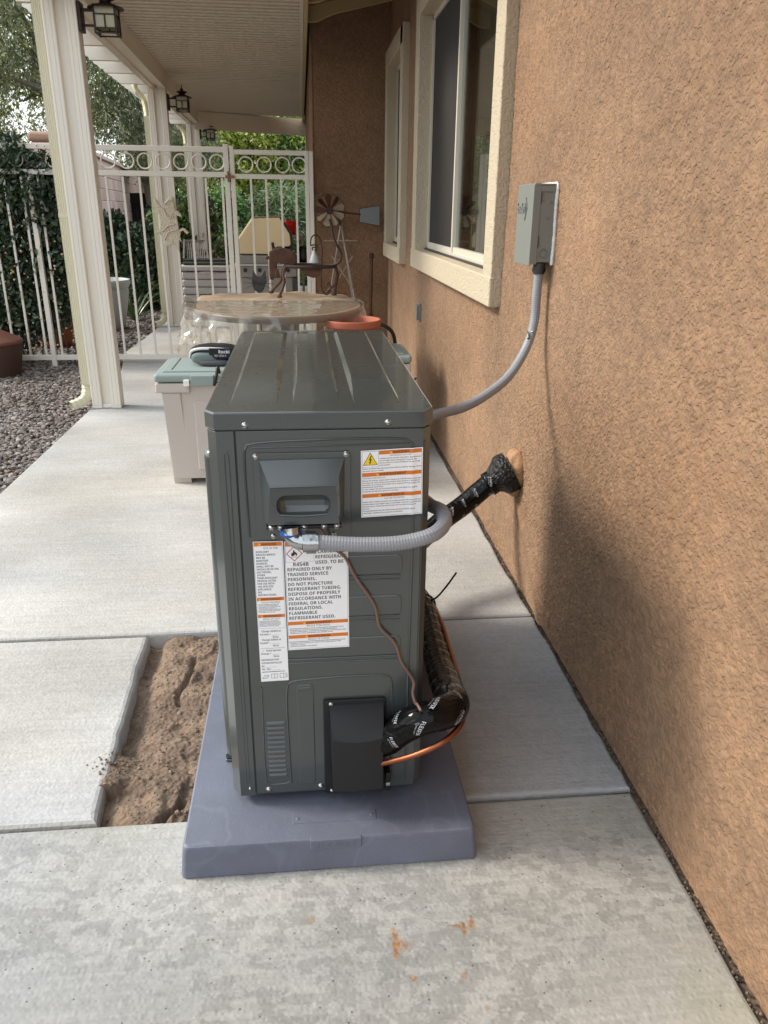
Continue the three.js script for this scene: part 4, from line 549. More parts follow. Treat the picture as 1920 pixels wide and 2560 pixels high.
{
  const t = thing('refrigerant_line_set', 'black tape wrapped refrigerant lines from the wall to the unit', 'line set', [0.4, 0.15, -2]);
  const lump = (t_, L, a) => 1 + 0.07 * (vn(t_ * L * 16, a * 5, 181) - 0.5);
  const A = [[0.735, 0.405, -2.56], [0.65, 0.365, -2.56], [0.55, 0.29, -2.54], [0.47, 0.255, -2.49], [0.39, 0.215, -2.43], [0.325, 0.18, -2.37], [0.305, 0.155, -2.26], [0.325, 0.155, -2.12], [0.336, 0.168, -1.97], [0.326, 0.19, -1.80], [0.312, 0.222, -1.60], [0.304, 0.258, -1.46], [0.290, 0.298, -1.345], [0.255, 0.320, -1.295], [0.215, 0.315, -1.288], [0.188, 0.293, -1.298], [0.168, 0.270, -1.308], [0.153, 0.250, -1.315], [0.138, 0.24, -1.322]];
  part(t, 'wrapped_pipe', tube(A, 0.037, 420, 28, (s, L, a) => (s < 0.06 ? 0.044 : 0.036 - 0.004 * ss(0.85, 1, s)) * lump(s, L, a)), M.tape, { uv: 'own' });
  // bulky collar near the wall
  part(t, 'insulation_collar', tube([[0.722, 0.405, -2.562], [0.69, 0.388, -2.561], [0.668, 0.376, -2.560], [0.645, 0.36, -2.558]], 0.06, 40, 26, (s, L, a) => (0.074 - 0.033 * ss(0.3, 0.95, s)) * (1 + 0.10 * (vn(s * 5, a * 7, 187) - 0.5))), M.mastic, { uv: 'own' });
  part(t, 'cable_tie', tube([[0.352, 0.178, -2.04], [0.366, 0.21, -2.0], [0.384, 0.27, -1.95], [0.402, 0.335, -1.905]], 0.0028, 20, 6), M.black);
  part(t, 'tie_loop', new THREE.TorusGeometry(0.0395, 0.0025, 6, 30).translate(0.332, 0.163, -2.04), M.black);
}
{
  const t = thing('copper_pipe', 'bare copper pipe curving out of the black valve cover', 'pipe', [0.25, 0.13, -1.4]);
  part(t, 'copper_tube', tube([[0.120, 0.20, -1.30], [0.141, 0.209, -1.29], [0.203, 0.248, -1.262], [0.26, 0.278, -1.262], [0.298, 0.284, -1.30], [0.322, 0.275, -1.38], [0.335, 0.258, -1.50], [0.348, 0.23, -1.68], [0.358, 0.20, -1.9], [0.34, 0.17, -2.1]], 0.0062, 120, 12), M.copper, { uv: 'own' });
}
{
  const t = thing('wall_penetration_patch', 'tan putty sealing the pipe hole in the stucco', 'putty', [WX, 0.40, -2.56]);
  const g = new THREE.SphereGeometry(1, 40, 28), p = g.attributes.position; for (let i = 0; i < p.count; i++) { const v = V(p.getX(i), p.getY(i), p.getZ(i)), k = 1 + 0.22 * (vn(v.y * 3 + 4, v.z * 3 + v.x, 191) - 0.5); p.setXYZ(i, v.x * k, v.y * k, v.z * k); } g.scale(0.045, 0.09, 0.07); g.rotateX(0.25); g.computeVertexNormals();
  part(t, 'putty_mound', g.translate(WX - 0.01, 0.402, -2.562), M.putty);
}
// disconnect box on the wall
{
  const t = thing('disconnect_box', 'small grey electrical disconnect box on the stucco wall', 'electrical box', [0.71, 1.125, -2.46]);
  const x0 = 0.674, zn = -2.372, zf = -2.542, y0 = 1.125, y1 = 1.343;
  part(t, 'box_body', BX(x0 + 0.018, y0 + 0.002, zf + 0.002, WX - 0.004, y1 - 0.004, zn - 0.001, 0.002), M.boxSide);
  const cov = part(t, 'cover', merge([BX(x0, y0 - 0.008, zf - 0.002, x0 + 0.004, y1, zn + 0.002, 0.0015), BX(x0 + 0.003, y0 - 0.004, zn - 0.002, x0 + 0.022, y1 - 0.001, zn + 0.002, 0.001), BX(x0 + 0.003, y1 - 0.004, zf - 0.002, WX - 0.008, y1 + 0.0015, zn + 0.003, 0.001)]), M.boxGrey);
  part(cov, 'cover_lip', BX(x0 + 0.02, y1 - 0.02, zn + 0.0005, WX - 0.008, y1 - 0.0045, zn + 0.003), M.boxSide);
  for (const y of [1.308, 1.186]) part(t, 'hinge_slot', BX(x0 + 0.0235, y - 0.017, zn - 0.003, x0 + 0.0255, y + 0.016, zn + 0.0012), M.acDark);
  for (const [x, y] of [[0.703, 1.313], [0.7035, 1.299], [0.728, 1.294], [0.721, 1.25], [0.7005, 1.186], [0.701, 1.174]]) part(t, 'rivet', new THREE.TorusGeometry(0.0032, 0.001, 6, 14).translate(x, y, zn), M.boxSide);
  part(t, 'knockout', merge([new THREE.TorusGeometry(0.0135, 0.0008, 6, 28).translate(0.7165, 1.152, zn), new THREE.TorusGeometry(0.0095, 0.0006, 6, 24).translate(0.7165, 1.152, zn)]), M.boxSide);
  part(t, 'caulk_bead', merge([tube([[WX - 0.004, y0 - 0.006, zn + 0.002], [WX - 0.0035, 1.19, zn + 0.0035], [WX - 0.0045, 1.27, zn + 0.0015], [WX - 0.004, y1 + 0.004, zn + 0.002]], 0.0055, 60, 8, (s, L) => 0.0052 + 0.0018 * (vn(s * 30, 1, 193) - 0.4)), tube([[WX - 0.004, y1 + 0.003, zn + 0.003], [WX - 0.004, y1 + 0.003, zf]], 0.004, 8, 8)]), M.caulk);
  part(cov, 'embossed_mark', merge([letters('bsdei', 0.026, 0.0022), bar(V(0.045, 0.03, 0.001), V(0.06, 0.0, 0.001), 0.003, 0.002), bar(V(0.06, 0.0, 0.001), V(0.042, -0.034, 0.001), 0.003, 0.002)]).rotateY(-Math.PI / 2).translate(x0 - 0.0012, 1.278, -2.49), M.boxGrey);
}
{
  const t = thing('wall_outlet_plate', 'small grey cover plate low on the stucco wall under the window', 'outlet plate', [WX, 0.65, -5.06]);
  part(t, 'plate', BX(WX - 0.012, 0.60, -5.11, WX + 0.004, 0.712, -5.03, 0.003), M.boxSide); part(t, 'flap', BX(WX - 0.026, 0.61, -5.10, WX - 0.0125, 0.702, -5.04, 0.004), M.boxGrey);
}
console.log('unit');
// ---------------------------------------------------------------- things on the patio
function storageBin(x0, x1, zn, zf, label, detail) {
  const t = thing('storage_bin', label, 'storage bin', [(x0 + x1) / 2, 0, (zn + zf) / 2], 'storage bins on the patio'), H = 0.505, i = 0.055;
  const v = [[x0 + i, 0.03, zn - 0.03], [x1 - i, 0.03, zn - 0.03], [x1 - i, 0.03, zf + 0.03], [x0 + i, 0.03, zf + 0.03], [x0 + 0.028, H, zn], [x1 - 0.028, H, zn], [x1 - 0.028, H, zf], [x0 + 0.028, H, zf]];
  part(t, 'body', poly(v, [[0, 3, 2, 1], [4, 5, 6, 7], [0, 1, 5, 4], [1, 2, 6, 5], [2, 3, 7, 6], [3, 0, 4, 7]]), M.binBody);
  for (const [a, b] of [[x0 + i - 0.012, x0 + i + 0.07], [x1 - i - 0.07, x1 - i + 0.012]]) { part(t, 'leg', poly([[a, 0.001, zn - 0.045], [b, 0.001, zn - 0.045], [b, 0.001, zn - 0.11], [a, 0.001, zn - 0.11], [a - 0.012, 0.46, zn + 0.006], [b - 0.012, 0.46, zn + 0.006], [b - 0.012, 0.46, zn - 0.08], [a - 0.012, 0.46, zn - 0.08]], [[0, 3, 2, 1], [4, 5, 6, 7], [0, 1, 5, 4], [1, 2, 6, 5], [2, 3, 7, 6], [3, 0, 4, 7]]), M.binBody); part(t, 'leg', BX(a, 0.001, zf + 0.03, b, 0.45, zf + 0.1, 0.01), M.binBody); }
  part(t, 'rim', merge([BX(x0 + 0.003, 0.462, zf - 0.012, x0 + 0.16, 0.508, zn + 0.014, 0.008), BX(x1 - 0.16, 0.462, zf - 0.012, x1 - 0.003, 0.5085, zn + 0.014, 0.008)]), M.binBody);
  part(t, 'side_panel', BX(x0 + 0.17, 0.08, zn - 0.02, x1 - 0.17, 0.42, zn + 0.0, 0.008), M.binBody);
  const lid = part(t, 'lid', merge([BX(x0, 0.512, zf - 0.02, x1, 0.552, zn + 0.02, 0.016), BX(x0 + 0.035, 0.545, zf + 0.02, x1 - 0.035, 0.561, zn - 0.02, 0.007)]), M.binLid);
  part(lid, 'lid_groove', BX(x0 + 0.075, 0.5605, zf + 0.04, x0 + 0.080, 0.5625, zn - 0.04), M.padGrey); part(lid, 'front_flap', BX(x0 + 0.168, 0.498, zn + 0.014, x0 + 0.275, 0.546, zn + 0.03, 0.004), M.binLid);
  part(t, 'latch', BX(x0 + 0.137, 0.497, zn + 0.012, x0 + 0.163, 0.527, zn + 0.032, 0.003), M.caulk); if (detail) part(t, 'handle', tube([[x0 + 0.275, 0.50, zn + 0.03], [x0 + 0.29, 0.55, zn + 0.035], [x0 + 0.296, 0.585, zn + 0.02], [x0 + 0.3, 0.55, zn + 0.0]], 0.007, 24, 8), M.black);
}
storageBin(-0.695, 0.02, -3.65, -4.03, 'beige storage bin with grey green lid left of the heat pump', true);
storageBin(0.09, 0.565, -4.08, -4.44, 'beige storage bin under the orange pot, mostly hidden behind the heat pump', false);
{
  const t = thing('tool_bag', 'black padded bag with white lettering lying on the storage bin', 'bag', [-0.44, 0.562, -3.85]);
  const blob = (cx, cy, cz, sx, sy, sz, e = 2.6) => { const g = new THREE.SphereGeometry(1, 36, 24), p = g.attributes.position; for (let i = 0; i < p.count; i++) { const f = (v) => Math.sign(v) * Math.pow(Math.abs(v), 2 / e); p.setXYZ(i, cx + sx * f(p.getX(i)), cy + sy * f(p.getY(i)), cz + sz * f(p.getZ(i))); } g.computeVertexNormals(); return g; };
  part(t, 'bag_body', blob(-0.43, 0.607, -3.86, 0.125, 0.047, 0.085), M.grillDark);
  part(t, 'side_panel', blob(-0.475, 0.598, -3.785, 0.062, 0.027, 0.022), M.greyFelt); part(t, 'base_pad', blob(-0.43, 0.577, -3.782, 0.075, 0.016, 0.03), M.padGrey);
  part(t, 'white_stripe', tube([[-0.548, 0.595, -3.83], [-0.535, 0.628, -3.80], [-0.50, 0.641, -3.785], [-0.45, 0.643, -3.78], [-0.36, 0.638, -3.78]], 0.007, 40, 10), M.whiteTrim, { uv: 'own' });
  part(t, 'blue_lining', blob(-0.41, 0.602, -3.782, 0.055, 0.008, 0.012), M.blueCloth);
  const tt = canvasTex(512, 192, (x, w, h) => { x.fillStyle = '#0f0f12'; x.fillRect(0, 0, w, h); x.fillStyle = '#eeeef2'; x.font = 'bold 84px sans-serif'; x.textBaseline = 'alphabetic'; x.fillText('Rocki', 175, 98); x.font = '52px sans-serif'; x.fillText('951 634-4', 95, 162); });
  part(t, 'printed_strap', new THREE.BoxGeometry(0.125, 0.047, 0.008), phy('#ffffff', 0.6, { map: tt }), { uv: 'own', local: true }).position.set(0.0525, 0.061, 0.079);
}
{
  const t = thing('flower_pot', 'orange terracotta flower pot on the storage bin behind the heat pump', 'flower pot', [0.262, 0.562, -4.26]);
  const m = part(t, 'pot_body', lathe([[0, 0.004], [0.095, 0.002], [0.1, 0.006], [0.131, 0.118], [0.128, 0.12], [0.122, 0.12], [0.094, 0.014], [0, 0.014]], 48).translate(0.262, 0.562, -4.26), M.terracotta);
  part(m, 'rim', lathe([[0.124, 0.118], [0.148, 0.117], [0.153, 0.122], [0.156, 0.148], [0.152, 0.156], [0.146, 0.156], [0.138, 0.146], [0.124, 0.118]], 48).translate(0.262, 0.562, -4.26), M.terracotta);
}
{
  const t = thing('garden_hose', 'dark hose arching behind the orange pot near the wall', 'hose', [0.5, 0.0, -4.5]);
  part(t, 'hose_length', tube([[0.30, 0.60, -4.50], [0.38, 0.665, -4.48], [0.44, 0.66, -4.46], [0.485, 0.635, -4.47], [0.515, 0.592, -4.5], [0.53, 0.48, -4.52], [0.54, 0.3, -4.54], [0.56, 0.02, -4.56]], 0.011, 60, 10), M.hose, { uv: 'own' });
}
// covered table
const TX = -0.14, TZ = -4.70, TR = 0.6, TY = 0.745; // oval top: TR long axis (z), 0.8 of it across
{
  const t = thing('patio_table', 'round patio table under a tan cloth and clear plastic', 'table', [TX, 0, TZ]);
  part(t, 'tabletop', lathe([[0, TY - 0.03], [TR - 0.03, TY - 0.03], [TR, TY - 0.02], [TR, TY - 0.004], [TR - 0.006, TY], [0, TY]], 72).scale(0.8, 1, 1).translate(TX, 0, TZ), M.tableTop);
  part(t, 'table_rim', lathe([[TR + 0.001, TY - 0.035], [TR + 0.012, TY - 0.03], [TR + 0.014, TY - 0.008], [TR + 0.006, TY + 0.003], [TR - 0.006, TY + 0.002]], 72).scale(0.8, 1, 1).translate(TX, 0, TZ), M.tableEdge);
  part(t, 'pedestal', lathe([[0.28, 0.001], [0.27, 0.03], [0.06, 0.08], [0.045, 0.35], [0.07, 0.65], [0.2, 0.714]], 32).translate(TX, 0, TZ), M.tableEdge);
  // cloth over the far half with soft folds radiating from the ornament's feet
  const nx = 90, nz = 36, g = new THREE.PlaneGeometry(1, 1, nx, nz), p = g.attributes.position;
  for (let i = 0; i < p.count; i++) { const u = p.getX(i) + 0.5, v = p.getY(i) + 0.5, z = -4.86 - 0.44 * v, hw = 0.47 + 0.03 * v, x = TX - 0.02 + (u * 2 - 1) * hw; const d = Math.hypot((x - TX) / (TR * 0.8 + 0.02), (z - TZ) / (TR + 0.02)); const drop = ss(0.99, 1.12, d) * 0.06; const fold = 0.012 * Math.pow(Math.abs(Math.sin((x * 9 + z * 4) + 2.2 * fbm(x * 4, z * 4, 401, 2))), 6) + 0.01 * (fbm(x * 7, z * 9, 403, 3) - 0.5) + (u < 0.3 ? 0.012 * Math.abs(Math.sin(z * 60 + x * 18)) * (0.3 - u) * 3 : 0); p.setXYZ(i, x, TY + 0.006 + Math.max(0, fold) * ss(0, 0.1, v) - drop * 0.8 - 0.004 * ss(0.05, 0, v), z); } g.computeVertexNormals();
  part(t, 'cloth', g, new THREE.MeshStandardMaterial({ color: C('#a28d74'), roughness: 0.92, side: THREE.DoubleSide, bumpMap: T.sand, bumpScale: 0.0006 }));
  { const g2 = new THREE.PlaneGeometry(1, 1, 70, 50), q = g2.attributes.position; for (let i = 0; i < q.count; i++) { const a = (q.getX(i) + 0.5) * Math.PI, r = (q.getY(i) + 0.5), x = TX + Math.cos(a) * r * TR * 0.81, z = TZ - 0.15 + Math.sin(a) * r * (TR + 0.16); const cr = Math.abs(fbm(x * 7, z * 7, 421, 3) - 0.5) * 2; q.setXYZ(i, x, TY + 0.007 + 0.005 * (1 - ss(0, 0.22, cr)) * (1 - 0.6 * ss(0.9, 1, r)), z); } g2.computeVertexNormals(); part(t, 'plastic_film', g2, M.plastic); }
  // clear plastic: thin film on the near half and a hanging wrinkled skirt
  const n = 220, m = 22, v2 = [], idx = [];
  for (let i = 0; i <= n; i++) for (let j = 0; j <= m; j++) { const a = -0.62 + (i / n) * (Math.PI + 1.24), s = j / m; const out = 0; const r = TR + 0.02 + out * (0.3 + s * 1.6) + 0.03 * s + (0.01 + 0.05 * s) * Math.sin(a * 19 + 7 * fbm(a * 4, s * 1.5, 411, 3)) * ss(0.02, 0.35, s) * (0.4 + fbm(a * 2.3, 4, 417, 2)) + 0.08 * s * (fbm(a * 7, s * 5, 413, 4) - 0.5); const len = 0.10 + 0.34 * Math.pow(fbm(a * 2.6, 1, 415, 4), 1.4) + out * 1.6; v2.push(TX + Math.cos(a) * r * (a > 2.2 ? 0.8 + 0.08 * ss(2.2, 3, a) : 0.8), TY + 0.012 - s * len + (out > 0 ? 0.04 * out * (1 - s) : 0), TZ + Math.sin(a) * r); }
  for (let i = 0; i < n; i++) for (let j = 0; j < m; j++) { const a = i * (m + 1) + j, b = a + m + 1; idx.push(a, b, a + 1, b, b + 1, a + 1); }
  const sg = new THREE.BufferGeometry(); sg.setAttribute('position', new THREE.Float32BufferAttribute(v2, 3)); sg.setIndex(idx); sg.computeVertexNormals(); sg.setAttribute('uv', new THREE.Float32BufferAttribute(new Float32Array(v2.length / 3 * 2), 2));
  part(t, 'plastic_sheet', sg, M.plastic, { uv: 'own', label: 'wrinkled clear plastic hanging over the rim' });
}
// rusty animal ornament on the table
const RZ = -5.05;
{
  const t = thing('metal_dog_ornament', 'rusty metal dog shaped plant stand standing on the covered table', 'ornament', [0, TY + 0.015, RZ]);
  const b1 = (x, y) => [-0.197 + (x - 470) * 0.000592, 1.019 - (y - 620) * 0.000568];
  part(t, 'head', extr([[470, 620], [520, 585], [600, 575], [690, 600], [745, 660], [755, 720], [720, 755], [640, 752], [560, 730], [546, 745], [540, 800], [525, 870], [500, 910], [470, 905], [460, 860], [462, 760], [465, 680]].map(([a, b]) => b1(a, b)).reverse(), 0.02, 0.008).translate(0, 0, RZ - 0.01), M.rust);
  part(t, 'muzzle', extr([[530, 800], [550, 790], [565, 830], [575, 880], [540, 890], [515, 880]].map(([a, b]) => b1(a, b)).reverse(), 0.012, 0.005).translate(0, 0, RZ + 0.02), M.rust);
  part(t, 'nose_knob', new THREE.SphereGeometry(0.011, 12, 10).scale(1.3, 1, 1).translate(...b1(450, 682), RZ), M.rust);
  part(t, 'body_ring', new THREE.TorusGeometry(0.158, 0.008, 8, 48).rotateX(Math.PI / 2).scale(1, 1.3, 0.72).translate(0.05, 0.937, RZ), M.rustDark);
  part(t, 'under_bowl', new THREE.SphereGeometry(0.062, 24, 12, 0, 6.2832, Math.PI / 2, Math.PI / 2).scale(1, 0.75, 0.8).translate(0.058, 0.938, RZ + 0.02), M.rust);
  part(t, 'leaf_plate', extr([[760, 765], [830, 750], [890, 765], [1000, 795], [985, 850], [920, 880], [860, 860], [800, 810]].map(([a, b]) => b1(a, b)).reverse(), 0.006, 0.002).translate(0, 0, RZ + 0.08), M.rust);
  const fy = TY + 0.026; for (const [pts] of [[[[-0.10, 0.935, RZ + 0.07], [-0.115, 0.89, RZ + 0.09], [-0.11, 0.85, RZ + 0.11], [-0.14, fy, RZ + 0.14]]], [[[-0.105, 0.935, RZ - 0.06], [-0.125, 0.89, RZ - 0.07], [-0.13, 0.85, RZ - 0.09], [-0.20, fy, RZ - 0.13]]], [[[0.20, 0.935, RZ - 0.05], [0.225, 0.88, RZ - 0.07], [0.21, 0.83, RZ - 0.10], [0.165, fy, RZ - 0.17]]], [[[0.205, 0.935, RZ + 0.05], [0.215, 0.88, RZ + 0.04], [0.208, 0.83, RZ + 0.02], [0.197, fy, RZ + 0.01]]]]) { const l = part(t, 'leg', tube(pts, 0.009, 24, 8), M.rust); const e = pts[pts.length - 1]; part(l, 'foot', new THREE.SphereGeometry(0.014, 12, 8).scale(1.25, 0.6, 1.2).translate(e[0], TY + 0.022, e[2]), M.rust); }
  part(t, 'tail', tube([[0.20, 0.937, RZ], [0.235, 0.965, RZ], [0.244, 1.01, RZ], [0.215, 1.065, RZ], [0.197, 1.11, RZ - 0.01], [0.186, 1.17, RZ - 0.02], [0.175, 1.21, RZ - 0.02]], 0.007, 40, 8), M.rustDark);
  const sp = []; for (let k = 0; k <= 14; k++) { const a = 0.4 + k * 0.55, r = 0.004 + k * 0.0012; sp.push([0.075 + Math.cos(a) * r, 1.045 + Math.sin(a) * r, RZ + 0.1]); }
  part(t, 'hook', tube([...sp, [0.058, 1.06, RZ + 0.1], [0.056, 1.085, RZ + 0.1], [0.066, 1.112, RZ + 0.1], [0.088, 1.122, RZ + 0.1], [0.11, 1.105, RZ + 0.1], [0.121, 1.06, RZ + 0.1], [0.122, 0.98, RZ + 0.1], [0.114, 0.87, RZ + 0.1], [0.122, 0.80, RZ + 0.1], [0.145, 0.775, RZ + 0.1], [0.168, 0.79, RZ + 0.1], [0.172, 0.825, RZ + 0.1], [0.16, 0.845, RZ + 0.1], [0.15, 0.83, RZ + 0.1]], 0.0042, 160, 7), M.rustDark);
  part(t, 'bell', lathe([[0.004, 0.075], [0.008, 0.068], [0.012, 0.05], [0.02, 0.04], [0.022, 0.03], [0.027, 0.016], [0.03, 0.0], [0.026, 0.0]], 24).translate(0.075, 0.962, RZ + 0.1), M.galv);
}
{
  const t = thing('cat_face_ornament', 'small grey metal cat face with wire whiskers behind the table', 'ornament', [-0.29, 0, -5.42]);
  part(t, 'face', extr([[-0.335, 0.80], [-0.325, 0.885], [-0.298, 0.845], [-0.272, 0.845], [-0.243, 0.893], [-0.236, 0.81], [-0.26, 0.755], [-0.285, 0.735], [-0.32, 0.755]].reverse(), 0.006, 0.002).translate(0, 0, -5.42), M.darkSteel);
  for (const [x, y] of [[-0.38, 0.845], [-0.385, 0.805], [-0.375, 0.77], [-0.19, 0.84], [-0.185, 0.80], [-0.195, 0.765]]) part(t, 'whisker', rod(V(-0.287, 0.80, -5.41), V(x, y, -5.40), 0.0022, 0.0015, 6), M.darkSteel);
  part(t, 'stake', rod(V(-0.287, 0.0, -5.425), V(-0.287, 0.76, -5.425), 0.006, 0.006, 8), M.darkSteel);
  part(t, 'nose', new THREE.SphereGeometry(0.008, 10, 8).translate(-0.287, 0.80, -5.41), M.rustDark);
}
{
  const Z0 = -6.93, t = thing('windmill_ornament', 'rusty garden windmill ornament against the shaded end wall', 'windmill', [0.34, 0, Z0]);
  const hub = V(0.24, 1.253, Z0 + 0.06);
  for (let k = 0; k < 9; k++) { const a = k * 0.698 + 0.3, g = extr([[0.028, -0.010], [0.07, -0.022], [0.112, -0.034], [0.128, 0.0], [0.112, 0.028], [0.07, 0.022], [0.028, 0.010]], 0.002, 0).rotateX(k % 2 ? 0.9 : 0.45).rotateZ(a).translate(hub.x, hub.y, hub.z); part(t, 'blade', g, Math.sin(a - 0.5) < 0.15 && Math.cos(a + 0.6) > -0.5 ? std('#94866f', 0.75) : M.rust); }
  part(t, 'hub', new THREE.CylinderGeometry(0.03, 0.03, 0.03, 18).rotateX(Math.PI / 2).translate(hub.x, hub.y, hub.z + 0.006), M.rustDark);
  part(t, 'hoop', new THREE.TorusGeometry(0.128, 0.0022, 6, 48).translate(hub.x, hub.y, hub.z - 0.012), M.rustDark);
  part(t, 'tail_rod', bar(V(0.26, 1.25, Z0 + 0.03), V(0.50, 1.225, Z0), 0.014, 0.008), M.rust);
  part(t, 'tail_vane', extr([[0.489, 1.272], [0.66, 1.297], [0.662, 1.137], [0.489, 1.165]].reverse(), 0.003, 0).translate(0, 0, Z0), phy('#7f8684', 0.5, { metalness: 0.6 })); part(t, 'vane_edge', merge([bar(V(0.489, 1.272, Z0), V(0.66, 1.297, Z0), 0.006, 0.008), bar(V(0.66, 1.297, Z0), V(0.662, 1.137, Z0), 0.006, 0.008), bar(V(0.662, 1.137, Z0), V(0.489, 1.165, Z0), 0.006, 0.008), bar(V(0.489, 1.165, Z0), V(0.489, 1.272, Z0), 0.006, 0.008)]), M.rust);
  for (const [x, z] of [[0.13, Z0 + 0.1], [0.545, Z0 + 0.1], [0.16, Z0 - 0.14], [0.52, Z0 - 0.14]]) part(t, 'tower_leg', bar(V(0.335, 1.15, Z0), V(x, 0.002, z), 0.012, 0.012), std('#9a8d80', 0.7));
  part(t, 'cross_brace', bar(V(0.187, 1.018, Z0 + 0.04), V(0.467, 1.02, Z0 + 0.04), 0.009, 0.009), std('#9a8d80', 0.7)); part(t, 'cross_brace', bar(V(0.245, 0.62, Z0 + 0.05), V(0.43, 0.9, Z0 + 0.05), 0.008, 0.008), std('#9a8d80', 0.7)); part(t, 'cross_brace', bar(V(0.435, 0.62, Z0 + 0.055), V(0.25, 0.9, Z0 + 0.055), 0.008, 0.008), std('#9a8d80', 0.7));
  part(t, 'mast', rod(V(0.335, 1.13, Z0), V(0.30, 1.25, Z0 + 0.02), 0.008, 0.008, 8), M.rustDark);
}
{
  const t = thing('iron_pole', 'rusty upright iron pole near the inside wall corner', 'pole', [0.582, 0, -6.85]);
  part(t, 'shaft', tube([[0.578, 0.002, -6.85], [0.579, 0.4, -6.85], [0.583, 0.7, -6.85], [0.585, 0.90, -6.85]], 0.015, 20, 10), M.rust); part(t, 'cap', rod(V(0.585, 0.88, -6.85), V(0.585, 0.925, -6.85), 0.021, 0.018, 12), M.rustDark); part(t, 'collar', rod(V(0.579, 0.40, -6.85), V(0.579, 0.425, -6.85), 0.021, 0.021, 12), M.rustDark);
}
{
  const t = thing('relief_ornament', 'cream winged relief ornament hanging on the iron fence', 'ornament', [-1.08, 0.92, FZ + 0.02]);
  const q = (x, y) => [-1.179 + (x - 40) * 0.000427, 1.345 - (y - 260) * 0.000417];
  part(t, 'figure', extr([[370, 255], [290, 300], [225, 370], [190, 470], [120, 380], [60, 290], [40, 330], [62, 480], [105, 620], [118, 800], [80, 870], [10, 890], [50, 935], [150, 945], [165, 1150], [250, 1170], [325, 1150], [345, 1080], [385, 1200], [435, 1275], [455, 1060], [500, 1100], [470, 1010], [490, 900], [540, 880], [600, 950], [640, 920], [590, 850], [530, 825], [460, 870], [440, 600], [470, 560], [540, 650], [520, 580], [470, 515], [420, 515], [400, 270]].map(([a, b]) => q(a, b)).reverse(), 0.012, 0.008).translate(0, 0, FZ + 0.018), M.relief);
  for (const pts of [[[200, 470], [260, 600], [380, 560]], [[150, 900], [260, 800], [400, 760]], [[180, 1050], [280, 900], [420, 880]], [[230, 400], [330, 320], [390, 330]], [[300, 660], [350, 600], [380, 640]]]) part(t, 'fold_line', tube(pts.map(([a, b]) => [...q(a, b), FZ + 0.042]), 0.006, 16, 8), M.relief);
}
// things beyond the fence
{
  const z = -8.3, t = thing('gas_grill', 'stainless steel gas grill with open rounded hood beyond the gate', 'grill', [-0.35, 0, z]);
  part(t, 'hood', extr([[-0.62, 0.84], [-0.62, 0.985], [-0.47, 1.185], [-0.20, 1.195], [-0.10, 1.035], [-0.09, 0.93], [-0.115, 0.905], [-0.235, 0.90], [-0.27, 0.88], [-0.285, 0.84]].reverse(), 0.30, 0.015).translate(0, 0, z - 0.15), M.grillSteel);
  part(t, 'hood_end_cap', extr([[-0.20, 1.19], [-0.09, 1.03], [-0.08, 0.88], [-0.28, 0.83], [-0.295, 0.95], [-0.27, 0.955], [-0.26, 0.895], [-0.11, 0.90], [-0.10, 1.02], [-0.205, 1.175]].reverse(), 0.34, 0.004).translate(0, 0, z - 0.16), M.grillDark);
  part(t, 'firebox', BX(-0.63, 0.62, z - 0.2, -0.05, 0.835, z + 0.17, 0.015), M.grillGrey); part(t, 'handle', rod(V(-0.62, 0.742, z + 0.19), V(-0.15, 0.742, z + 0.19), 0.012, 0.012, 10), M.steel); part(t, 'cart', BX(-0.61, 0.06, z - 0.18, -0.07, 0.62, z + 0.15, 0.01), M.grillGrey); part(t, 'leg', BX(-0.10, 0.0, z + 0.15, -0.04, 0.62, z + 0.19), M.darkSteel);
  part(t, 'side_shelf', BX(-0.045, 0.72, z - 0.18, 0.08, 0.75, z + 0.15, 0.008), M.grillGrey); part(t, 'side_burner', lathe([[0, 0], [0.05, 0], [0.06, 0.04], [0.05, 0.11], [0.035, 0.15], [0, 0.16]], 20).translate(0.02, 0.76, z + 0.02), M.grillDark);
  for (const x of [-0.56, -0.42, -0.28, -0.14]) part(t, 'knob', rod(V(x, 0.69, z + 0.17), V(x, 0.69, z + 0.195), 0.02, 0.018, 14), M.grillDark); part(t, 'chimney_horn', tube([[-0.565, 1.05, z], [-0.575, 1.11, z], [-0.595, 1.16, z], [-0.60, 1.205, z]], 0.014, 16, 8, (s) => 0.02 * (1 - 0.8 * s)), M.grillDark);
}
{ const t = thing('red_bucket', 'bright red bucket standing behind the grill', 'bucket', [-0.12, 1.0, -9.0]); part(t, 'bucket_wall', lathe([[0, 0], [0.062, 0], [0.076, 0.135], [0.08, 0.14], [0.07, 0.135], [0.056, 0.01], [0, 0.01]], 28).translate(-0.12, 1.0, -9.0), M.red); part(t, 'handle', tube([[-0.2, 1.135, -9.0], [-0.16, 1.09, -8.93], [-0.12, 1.075, -8.92], [-0.08, 1.09, -8.93], [-0.04, 1.135, -9.0]], 0.003, 20, 6), M.darkSteel); }
{ const t = thing('plant_stand', 'weathered grey wooden stand behind the grill', 'stand', [-0.12, 0, -9.0]); part(t, 'stand_top', BX(-0.24, 0.965, -9.14, 0.02, 0.998, -8.86, 0.004), M.greyWood); for (const x of [-0.23, 0.0]) for (const z of [-9.13, -8.89]) part(t, 'leg', BX(x, 0, z, x + 0.025, 0.965, z + 0.025), M.greyWood); }
